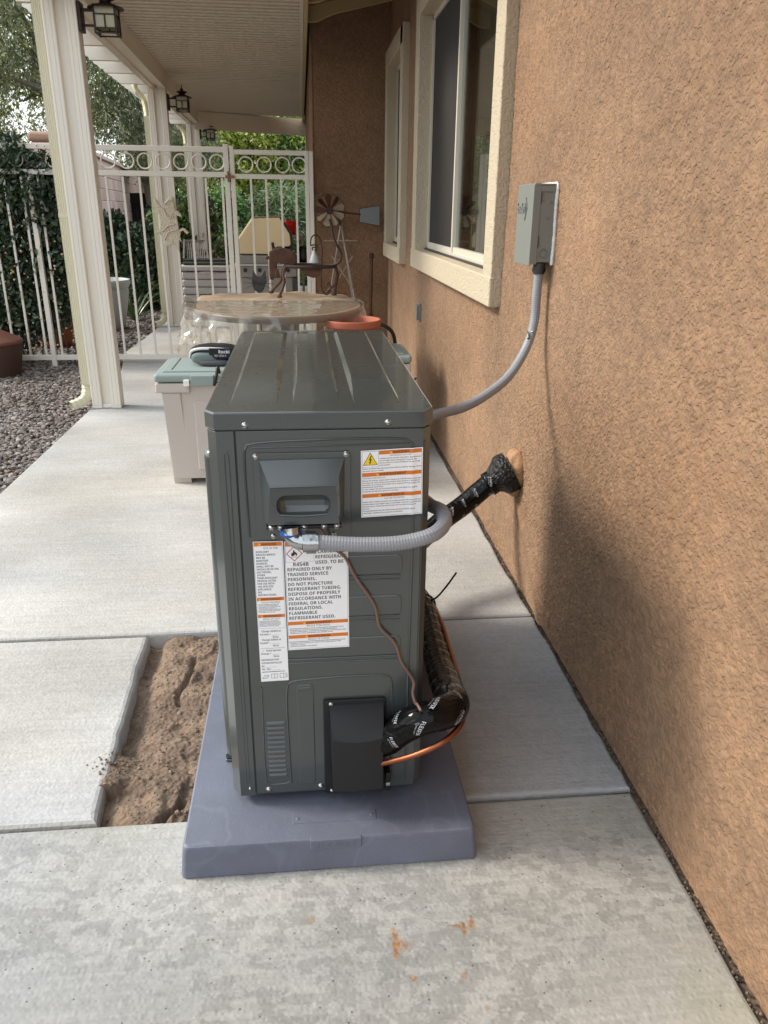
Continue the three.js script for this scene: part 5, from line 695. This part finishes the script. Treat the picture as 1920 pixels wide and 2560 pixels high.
{
  const z = -9.72, t = thing('deck_box', 'pale grey resin deck box with rounded slats beyond the fence', 'deck box', [-1.1, 0, z - 0.3]);
  for (let k = 0; k < 6; k++) part(t, 'slat', BX(-1.42, 0.035 + k * 0.087, z - 0.5, -0.72, 0.118 + k * 0.087, z, 0.025), M.resin);
  part(t, 'lid', BX(-1.44, 0.565, z - 0.52, -0.70, 0.625, z + 0.015, 0.02), M.resin); part(t, 'hand_grip', new THREE.SphereGeometry(0.1, 24, 12).scale(1, 0.16, 0.1).translate(-1.12, 0.545, z + 0.003), M.resin); part(t, 'base', BX(-1.41, 0.001, z - 0.49, -0.73, 0.04, z - 0.01), M.resin);
}
{ const t = thing('seat_cushion', 'dark folded cushion lying on the deck box', 'cushion', [-1.05, 0.625, -9.95]); part(t, 'cushion_pad', BX(-1.40, 0.627, -10.15, -0.86, 0.665, -9.76, 0.018), M.cushion); part(t, 'folded_cloth', BX(-1.39, 0.664, -10.12, -0.9, 0.69, -9.8, 0.012), M.towel); }
{
  const t = thing('folding_chair', 'grey weathered slatted chair back standing on the deck box cushion', 'chair', [-1.28, 0.69, -9.95]);
  part(t, 'top_rail', bar(V(-1.40, 0.885, -10.08), V(-1.16, 0.885, -10.08), 0.03, 0.02).translate(0, 0, 0), M.greyWood);
  for (let k = 0; k < 10; k++) { const x = -1.375 + k * 0.022; part(t, 'slat', bar(V(x + 0.02, 0.692, -9.92), V(x, 0.875, -10.08), 0.011, 0.008), M.greyWood); }
  part(t, 'side_rail', bar(V(-1.11, 0.692, -9.9), V(-1.17, 0.9, -10.09), 0.02, 0.016), M.greyWood); part(t, 'side_rail', bar(V(-1.40, 0.692, -9.9), V(-1.405, 0.9, -10.09), 0.02, 0.016), M.greyWood);
}
// pots on the gravel
{
  const t = thing('lidded_barrel', 'dark brown barrel pot with conical lid on the gravel', 'barrel', [-2.54, -0.045, -6.62]);
  part(t, 'barrel_body', lathe([[0, 0], [0.2, 0], [0.215, 0.02], [0.243, 0.2], [0.25, 0.27], [0.235, 0.275], [0, 0.27]], 48).translate(-2.54, -0.045, -6.62), M.barrel); part(t, 'lid', lathe([[0, 0.42], [0.03, 0.415], [0.16, 0.345], [0.25, 0.302], [0.263, 0.292], [0.262, 0.272], [0.25, 0.268], [0, 0.27]], 48).translate(-2.54, -0.045, -6.62), std('#6d4436', 0.6, { bumpMap: T.sand, bumpScale: 0.001 }));
}
const potThing = (name, label, x, z, r, h, mat, rimMat) => { const t = thing(name, label, 'pot', [x, -0.045, z]); const b = part(t, 'pot_wall', lathe([[0, 0], [r * 0.62, 0], [r * 0.7, h * 0.15], [r * 0.92, h * 0.75], [r * 0.9, h * 0.86], [r * 0.84, h * 0.86], [r * 0.8, h * 0.6], [0, h * 0.6]], 40).translate(x, -0.045, z), mat); part(b, 'rim', lathe([[r * 0.86, h * 0.85], [r * 0.94, h * 0.85], [r * 1.0, h * 0.93], [r, h], [r * 0.93, h], [r * 0.86, h * 0.85]], 40).translate(x, -0.045, z), rimMat); part(b, 'potting_soil', new THREE.CircleGeometry(r * 0.84, 24).rotateX(-Math.PI / 2).translate(x, -0.045 + h * 0.84, z), M.soil); };
potThing('clay_pot', 'glazed brown clay pot with ochre rim behind the vine', -2.42, -8.0, 0.21, 0.48, M.clay, M.tanRim);
potThing('small_clay_pot', 'small clay pot standing behind the larger glazed pot', -2.62, -8.5, 0.15, 0.62, M.terracotta, M.tanRim);
potThing('grey_tub', 'large pale grey planter tub behind the nearest post', -2.20, -9.15, 0.30, 0.56, M.galv, M.galv);
// block wall, timber fence, neighbour
{
  const a = V(-3.12, 0, -11.2), b = V(-4.95, 0, -29), L = a.distanceTo(b), d = b.clone().sub(a).normalize(), t = thing('block_wall', 'pink slump block garden wall running back behind the shrubs', 'block wall', [a.x, -0.05, a.z]);
  const th = Math.atan2(-d.z, d.x); const core = new THREE.BoxGeometry(L, 2.08, 0.13).rotateY(th).translate((a.x + b.x) / 2, 0.99, (a.z + b.z) / 2); part(t, 'mortar_core', core, M.blockCap);
  const vg = [0, 1, 2].map(() => { const g = new RoundedBoxGeometry(0.392, 0.192, 0.16, 1, 0.012); return tri(g); }), bm = ['#cdb3a6', '#c5a99c', '#d4bcb0'].map((c) => std(c, 0.92, { bumpMap: T.sand, bumpScale: 0.004 }));
  for (let r = 3; r < 10; r++) for (let k = 4; k < 45; k++) { if (r < 5 && k > 30) continue; const s = (k + (r % 2) * 0.5 + 0.5) * 0.4; if (s > L - 0.2) continue; const v = (hash(k, r, 3) * 3) | 0; place(t, 'block', vg[v], bm[v], [a.x + d.x * s + (hash(k, r, 5) - 0.5) * 0.008, r * 0.2 + 0.05, a.z + d.z * s], [0, th, 0]); }
  const cg = tri(new RoundedBoxGeometry(0.395, 0.07, 0.24, 2, 0.015)); for (let k = 0; k < 44; k++) { const s = (k + 0.5) * 0.4; place(t, 'cap_block', cg, M.blockCap, [a.x + d.x * s, 2.068, a.z + d.z * s], [0, th, 0]); }
  part(t, 'end_pier', BX(a.x - 0.2, -0.05, a.z - 0.2, a.x + 0.2, 2.0, a.z + 0.2, 0.02), M.block); part(t, 'pier_cap', BX(a.x - 0.22, 2.0, a.z - 0.22, a.x + 0.22, 2.12, a.z + 0.22, 0.05), std('#a98873', 0.92, { bumpMap: T.sand, bumpScale: 0.006 }));
}
{
  const t = thing('timber_fence', 'weathered grey timber fence at the back of the garden', 'timber fence', [-0.5, -0.1, -20]);
  const bg = tri(new THREE.BoxGeometry(0.145, 1.68, 0.02)); for (let k = 0; k < 46; k++) place(t, 'board', bg, M.fenceWood, [-4.2 + k * 0.15, 0.72 + (hash(k, 1, 2) - 0.5) * 0.03, -20 + (hash(k, 4, 2) - 0.5) * 0.012]);
  part(t, 'rail', BX(-4.2, 1.32, -19.985, 2.7, 1.41, -19.94), M.fenceWood);
}
{
  const t = thing('neighbour_house', 'pinkish neighbouring house behind the garden fence', 'house', [1.2, 0, -30]); part(t, 'wall', BX(-0.6, -0.1, -33, 5, 2.35, -29), M.block); part(t, 'roof', poly([[-1, 2.3, -28.6], [5.4, 2.3, -28.6], [5.4, 3.3, -31], [-0.4, 3.3, -31], [-1, 2.3, -33.4], [5.4, 2.3, -33.4]], [[0, 1, 2, 3], [3, 2, 5, 4], [0, 3, 4], [1, 5, 2], [0, 4, 5, 1]]), std('#8a6a5a', 0.9)); const w = part(t, 'window', BX(-0.2, 1.3, -29.02, 0.5, 2.0, -28.98), M.winFrame); part(w, 'pane', BX(-0.15, 1.35, -28.985, 0.45, 1.95, -28.97), M.interior);
}
console.log('objects');
// ---------------------------------------------------------------- vegetation
function leafGeo(len, wid, fold = 0.25, curl = 0.2) { // one leaf, six faces, base at origin, pointing +y
  const v = [[0, 0, 0], [wid * 0.75, len * 0.35, fold * wid], [wid * 0.6, len * 0.72, fold * wid - curl * len * 0.4], [0, len, -curl * len], [-wid * 0.6, len * 0.72, fold * wid - curl * len * 0.4], [-wid * 0.75, len * 0.35, fold * wid], [0, len * 0.5, -curl * len * 0.12]];
  return poly(v, [[0, 1, 6], [1, 2, 6], [2, 3, 6], [6, 3, 4], [6, 4, 5], [0, 6, 5]]);
}
function spray(n, len, wid, spread, hang = 0) { // a twig's worth of leaves inside a unit-ish ball
  const L = []; for (let i = 0; i < n; i++) { const g = leafGeo(len * rr(0.7, 1.2), wid * rr(0.8, 1.2), rr(0.1, 0.4), rr(0, 0.35)); const q = hang ? new THREE.Quaternion().setFromEuler(new THREE.Euler(Math.PI + rr(-hang, hang), rr(0, 6.28), rr(-hang, hang))) : randQ(); g.applyQuaternion(q); const r = Math.cbrt(rnd()) * spread, a = rr(0, 6.28), c = rr(-1, 1), s = Math.sqrt(1 - c * c); g.translate(r * s * Math.cos(a), r * c, r * s * Math.sin(a)); L.push(g); } return merge(L);
}
const SP = { olive: spray(34, 0.075, 0.017, 0.25, 1.1), broad: spray(18, 0.085, 0.03, 0.16), lime: spray(22, 0.12, 0.04, 0.24), feather: spray(26, 0.16, 0.012, 0.18), vine: spray(14, 0.048, 0.017, 0.085), small: spray(20, 0.07, 0.022, 0.14) };
// scatter sprays through blobs [x,y,z,rx,ry,rz], thicker towards the skin
function crown(parent, name, sp, blobs, n, tone, size = 1, mat = M.leaf) {
  const L = [], vol = blobs.map((b) => b[3] * b[4] * b[5]), tot = vol.reduce((a, b) => a + b, 0); for (let i = 0; i < n; i++) { let k = rnd() * tot, j = 0; while (k > vol[j]) k -= vol[j++]; const b = blobs[j], r = Math.pow(rnd(), 0.25), a = rr(0, 6.28), c = rr(-1, 1), s = Math.sqrt(1 - c * c), gap = fbm(a * 1.6 + j, c * 3, 501 + j, 3); if (gap < 0.36 && r > 0.6) continue; const p = V(b[0] + b[3] * r * s * Math.cos(a), b[1] + b[4] * r * c, b[2] + b[5] * r * s * Math.sin(a)); const sc = size * rr(0.7, 1.35), t = tone[(rnd() * tone.length) | 0], m = rr(0.7, 1.3); L.push({ p, q: new THREE.Quaternion().setFromEuler(new THREE.Euler(rr(-0.5, 0.5), rr(0, 6.28), rr(-0.5, 0.5))), s: V(sc, sc, sc), c: new THREE.Color().setRGB(t[0] * m, t[1] * m, t[2] * m) }); }
  return inst(name, sp, mat, L, parent);
}
const OL = [[0.34, 0.37, 0.22], [0.26, 0.3, 0.17], [0.44, 0.46, 0.3], [0.42, 0.45, 0.14]], DG = [[0.05, 0.085, 0.04], [0.07, 0.11, 0.05], [0.035, 0.06, 0.03], [0.10, 0.14, 0.07]], LI = [[0.36, 0.46, 0.07], [0.5, 0.56, 0.1], [0.2, 0.33, 0.06], [0.62, 0.64, 0.15]], GR = [[0.17, 0.29, 0.08], [0.22, 0.35, 0.1], [0.12, 0.2, 0.06]];
const branch = (t, a, b, r0, r1) => part(t, 'branch', tube([a, [(a[0] + b[0]) / 2 + rr(-0.15, 0.15), (a[1] + b[1]) / 2 + rr(0, 0.15), (a[2] + b[2]) / 2], b], r0, 16, 8, (s) => r0 + (r1 - r0) * s), M.bark);
function tree(name, label, base, top, blobs, n, tone, sp, size, r = 0.14) {
  const t = thing(name, label, 'tree', base, 'trees beyond the fence'); part(t, 'trunk', tube([base, [(base[0] * 2 + top[0]) / 3 + 0.1, (base[1] * 2 + top[1]) / 3, (base[2] * 2 + top[2]) / 3], top], r, 30, 12, (s) => r * (1.15 - 0.5 * s) * (1 + 0.06 * Math.sin(s * 30))), M.bark); for (const b of blobs) branch(t, top, [b[0], b[1], b[2]], r * 0.45, r * 0.12); crown(t, 'crown', sp, blobs, n, tone, size); return t;
}
tree('olive_tree', 'tall grey green tree with leaning pale trunk at the far left', [-4.75, -0.1, -15.3], [-3.95, 3.0, -15.2], [[-5.2, 4.4, -15.5, 1.7, 1.5, 1.3], [-3.9, 4.9, -15.2, 1.5, 1.3, 1.2], [-6.3, 3.6, -15.6, 1.4, 1.5, 1.2], [-4.9, 3.0, -16.2, 1.2, 1.0, 0.9], [-5.4, 5.9, -15.5, 1.6, 1.0, 1.2]], 2400, OL, SP.olive, 1.0, 0.13);
tree('olive_tree', 'grey green drooping tree showing between the first and second posts', [-3.4, -0.1, -19.5], [-3.5, 2.2, -19.5], [[-3.3, 3.0, -19.5, 1.5, 1.1, 1.1], [-4.3, 3.9, -19.6, 1.4, 1.2, 1.2], [-2.7, 2.3, -19.4, 1.0, 0.7, 0.9], [-3.7, 4.8, -19.8, 1.5, 1.0, 1.2]], 1700, [...OL, [0.14, 0.19, 0.11]], SP.olive, 1.0, 0.12);
tree('olive_tree', 'pale blossoming tree low behind the middle post', [-2.9, -0.1, -24], [-2.8, 1.6, -24], [[-2.8, 2.4, -24, 1.1, 0.9, 0.9], [-3.6, 2.8, -24.4, 1.2, 1.0, 0.9]], 1900, [[0.35, 0.36, 0.2], [0.2, 0.24, 0.1], [0.42, 0.40, 0.24]], SP.small, 1.3, 0.09);
function shrub(name, label, base, blobs, n, tone, sp, size, group, mat) { const t = thing(name, label, 'shrub', base, group); for (let k = 0; k < 4; k++) part(t, 'stem', tube([[base[0] + rr(-0.05, 0.05), base[1], base[2] + rr(-0.05, 0.05)], [base[0] + rr(-0.15, 0.15), blobs[0][1] * 0.6, base[2] + rr(-0.1, 0.1)], [blobs[0][0] + rr(-0.3, 0.3) * blobs[0][3], blobs[0][1] + rr(-0.2, 0.4) * blobs[0][4], blobs[0][2]]], 0.015, 12, 6, (s) => 0.018 - 0.012 * s), M.stem); crown(t, 'foliage', sp, blobs, n, tone, size, mat); return t; }
const HG = 'hedge shrubs behind the timber fence';
[['leftmost lime green hedge shrub above the timber fence', -2.3, 2.7], ['tall lime green hedge shrub above the timber fence, left of the gate', -1.1, 2.9], ['lime green hedge shrub right behind the gate rings', 0.0, 2.8], ['rightmost hedge shrub, beside the house corner', 1.2, 2.6]].forEach(([l, x, h], i) => shrub('hedge_shrub', l, [x, -0.1, -23.5], [[x, h * 0.62, -23.5, 0.95, h * 0.66, 0.8], [x + 0.3, h, -23.8, 0.8, 0.9, 0.7]], 1500, i === 2 ? [...LI, ...GR] : LI, SP.lime, 1.05, HG));
shrub('glossy_shrub', 'dark glossy shrub right of the nearest post', [-2.15, -0.06, -11.2], [[-2.15, 0.48, -11.2, 0.45, 0.5, 0.4], [-2.5, 0.72, -11.4, 0.32, 0.4, 0.3], [-1.95, 0.66, -11.3, 0.3, 0.3, 0.3]], 1300, DG, SP.broad, 1, 'garden shrubs', M.leafGloss);
shrub('glossy_shrub', 'leafy green shrub between the middle and far posts', [-2.0, -0.06, -13.2], [[-1.95, 0.7, -13.2, 0.42, 0.7, 0.4], [-1.75, 1.05, -13.4, 0.35, 0.4, 0.35]], 1300, [...GR, ...DG, [0.2, 0.24, 0.12]], SP.broad, 1, 'garden shrubs', M.leafGloss);
shrub('bright_shrub', 'bright green shrub left of the gate', [-1.55, -0.08, -17], [[-1.55, 0.9, -17, 0.5, 0.7, 0.45], [-1.3, 0.4, -16.6, 0.6, 0.45, 0.4]], 1000, [[0.17, 0.33, 0.06], [0.24, 0.42, 0.09], [0.11, 0.23, 0.05]], SP.small, 1.3, 'garden shrubs');
shrub('feathery_shrub', 'feathery pale green shrub behind the grill', [-0.35, -0.08, -17.5], [[-0.35, 1.05, -17.5, 0.6, 0.45, 0.4], [0.1, 1.0, -17.8, 0.5, 0.5, 0.4], [-0.5, 0.5, -17.2, 0.6, 0.5, 0.4]], 900, [[0.24, 0.34, 0.15], [0.3, 0.4, 0.2], [0.16, 0.25, 0.09]], SP.feather, 1.4, 'garden shrubs');
shrub('flower_bed_shrub', 'low mixed flower shrub between the gate pickets', [-1.1, -0.08, -15], [[-1.15, 0.3, -15, 0.5, 0.5, 0.35], [-0.6, 0.3, -15.4, 0.4, 0.45, 0.35]], 900, [...GR, [0.16, 0.22, 0.06], [0.45, 0.2, 0.08]], SP.small, 1, 'garden shrubs');
function strap(name, label, x, z, n, len, tone) { const t = thing(name, label, 'plant', [x, -0.05, z]); for (let k = 0; k < n; k++) { const a = k * 2.4 + rr(-0.3, 0.3), L = len * rr(0.7, 1.15), w = 0.014 * rr(0.8, 1.3), m = 10, v = [], f = []; for (let i = 0; i <= m; i++) { const s = i / m, o = L * 0.62 * s, y = L * (0.9 * s - 0.55 * s * s * rr(0.98, 1.02)), ww = w * (1 - s * s * 0.9); v.push([x + Math.cos(a) * o - Math.sin(a) * ww, -0.05 + y, z + Math.sin(a) * o + Math.cos(a) * ww], [x + Math.cos(a) * o, -0.05 + y - w * 0.4, z + Math.sin(a) * o], [x + Math.cos(a) * o + Math.sin(a) * ww, -0.05 + y, z + Math.sin(a) * o - Math.cos(a) * ww]); } for (let i = 0; i < m; i++) { const q = i * 3; f.push([q, q + 3, q + 4, q + 1], [q + 1, q + 4, q + 5, q + 2]); } part(t, 'leaf_blade', poly(v, f), tone[k % tone.length]); } }
const bl = (r, g, b) => new THREE.MeshPhysicalMaterial({ color: new THREE.Color().setRGB(r, g, b), roughness: 0.35, side: THREE.DoubleSide, transmission: 0.2, thickness: 0 });
strap('strap_leaf_plant', 'arching strap leaved plant right of the nearest post', -2.05, -9.9, 26, 0.95, [bl(0.07, 0.13, 0.03), bl(0.11, 0.18, 0.04), bl(0.05, 0.09, 0.025)]);
strap('strap_leaf_plant', 'yellow green spiky plant beyond the deck box', -1.45, -14.4, 30, 0.95, [bl(0.3, 0.34, 0.06), bl(0.2, 0.27, 0.05)]);
// vine on the left part of the fence
{
  const t = thing('jasmine_vine', 'dark leafy vine with tiny blossoms covering the left end of the fence', 'vine', [-2.35, -0.05, FZ - 0.2]);
  for (let k = 0; k < 16; k++) { const x = rr(-2.9, -1.9); part(t, 'stem', tube([[x, -0.05, FZ - 0.15], [x + rr(-0.2, 0.2), 0.5, FZ - 0.12], [x + rr(-0.3, 0.3), 1.1, FZ + rr(-0.15, 0.02)], [x + rr(-0.4, 0.4), 1.68, FZ + rr(-0.1, 0.03)]], 0.006, 24, 5, (s) => 0.007 - 0.004 * s), M.stem); }
  const VT = [[0.035, 0.062, 0.03], [0.05, 0.085, 0.04], [0.025, 0.045, 0.025], [0.07, 0.105, 0.05], [0.10, 0.13, 0.075]];
  crown(t, 'foliage', SP.vine, [[-2.35, 0.95, FZ - 0.22, 0.62, 0.72, 0.16], [-2.7, 0.9, FZ - 0.2, 0.5, 0.8, 0.2], [-2.15, 1.35, FZ - 0.1, 0.35, 0.3, 0.14], [-2.5, 1.62, FZ - 0.02, 0.55, 0.12, 0.12], [-2.55, 0.4, FZ - 0.24, 0.3, 0.35, 0.14]], 3600, VT, 1.0, M.leafGloss);
  const lg = [leafGeo(0.062, 0.021, 0.3, 0.15), leafGeo(0.05, 0.019, 0.2, 0.25), leafGeo(0.072, 0.023, 0.25, 0.1)], lm = VT.map((c) => new THREE.MeshPhysicalMaterial({ color: new THREE.Color().setRGB(...c), roughness: 0.28, side: THREE.DoubleSide }));
  for (let k = 0; k < 290; k++) { const x = rr(-2.85, -1.78), y = rr(0.3, 1.7); const z = FZ + (k % 3 ? rr(-0.07, 0.0) : rr(0.012, 0.06)); place(t, 'leaf', lg[k % 3], lm[(rnd() * 5) | 0], [x, y, z], [rr(-0.9, 0.9), rr(-0.9, 0.9), rr(0, 6.28)]); }
  const fl = []; for (let k = 0; k < 420; k++) fl.push({ p: V(rr(-2.9, -1.8), rr(0.1, 1.72), FZ + rr(-0.12, 0.05)), q: randQ(), s: V(1, 1, 1).multiplyScalar(rr(0.006, 0.013)), c: new THREE.Color().setRGB(rr(0.5, 0.7), rr(0.42, 0.55), rr(0.2, 0.4)) }); inst('blossoms', new THREE.OctahedronGeometry(1, 0), M.stone, fl, t);
}
// ground cover along the gravel's back edge
{ const L = []; for (let i = 0; i < 900; i++) { const t = DG[(rnd() * 4) | 0], z = rr(-18, -10), x = rr(-4.2, -1.9) - (z < -14 ? 0 : 0.25); L.push({ p: V(x, -0.03 + rr(0, 0.12), z), q: randQ(), s: V(1, 1, 1).multiplyScalar(rr(0.8, 1.4)), c: new THREE.Color().setRGB(...t) }); } inst('ground_cover', SP.broad, M.leafGloss, L); const G2 = []; for (let i = 0; i < 1600; i++) { const t = GR[(rnd() * 3) | 0]; G2.push({ p: V(rr(-2, 1.2), -0.05 + rr(0, 0.15), rr(-19.5, -14.3)), q: randQ(), s: V(1, 1, 1).multiplyScalar(rr(0.8, 1.6)), c: new THREE.Color().setRGB(...t) }); } inst('ground_cover', SP.small, M.leaf, G2); }
console.log('plants');
renderer.render(scene, camera);
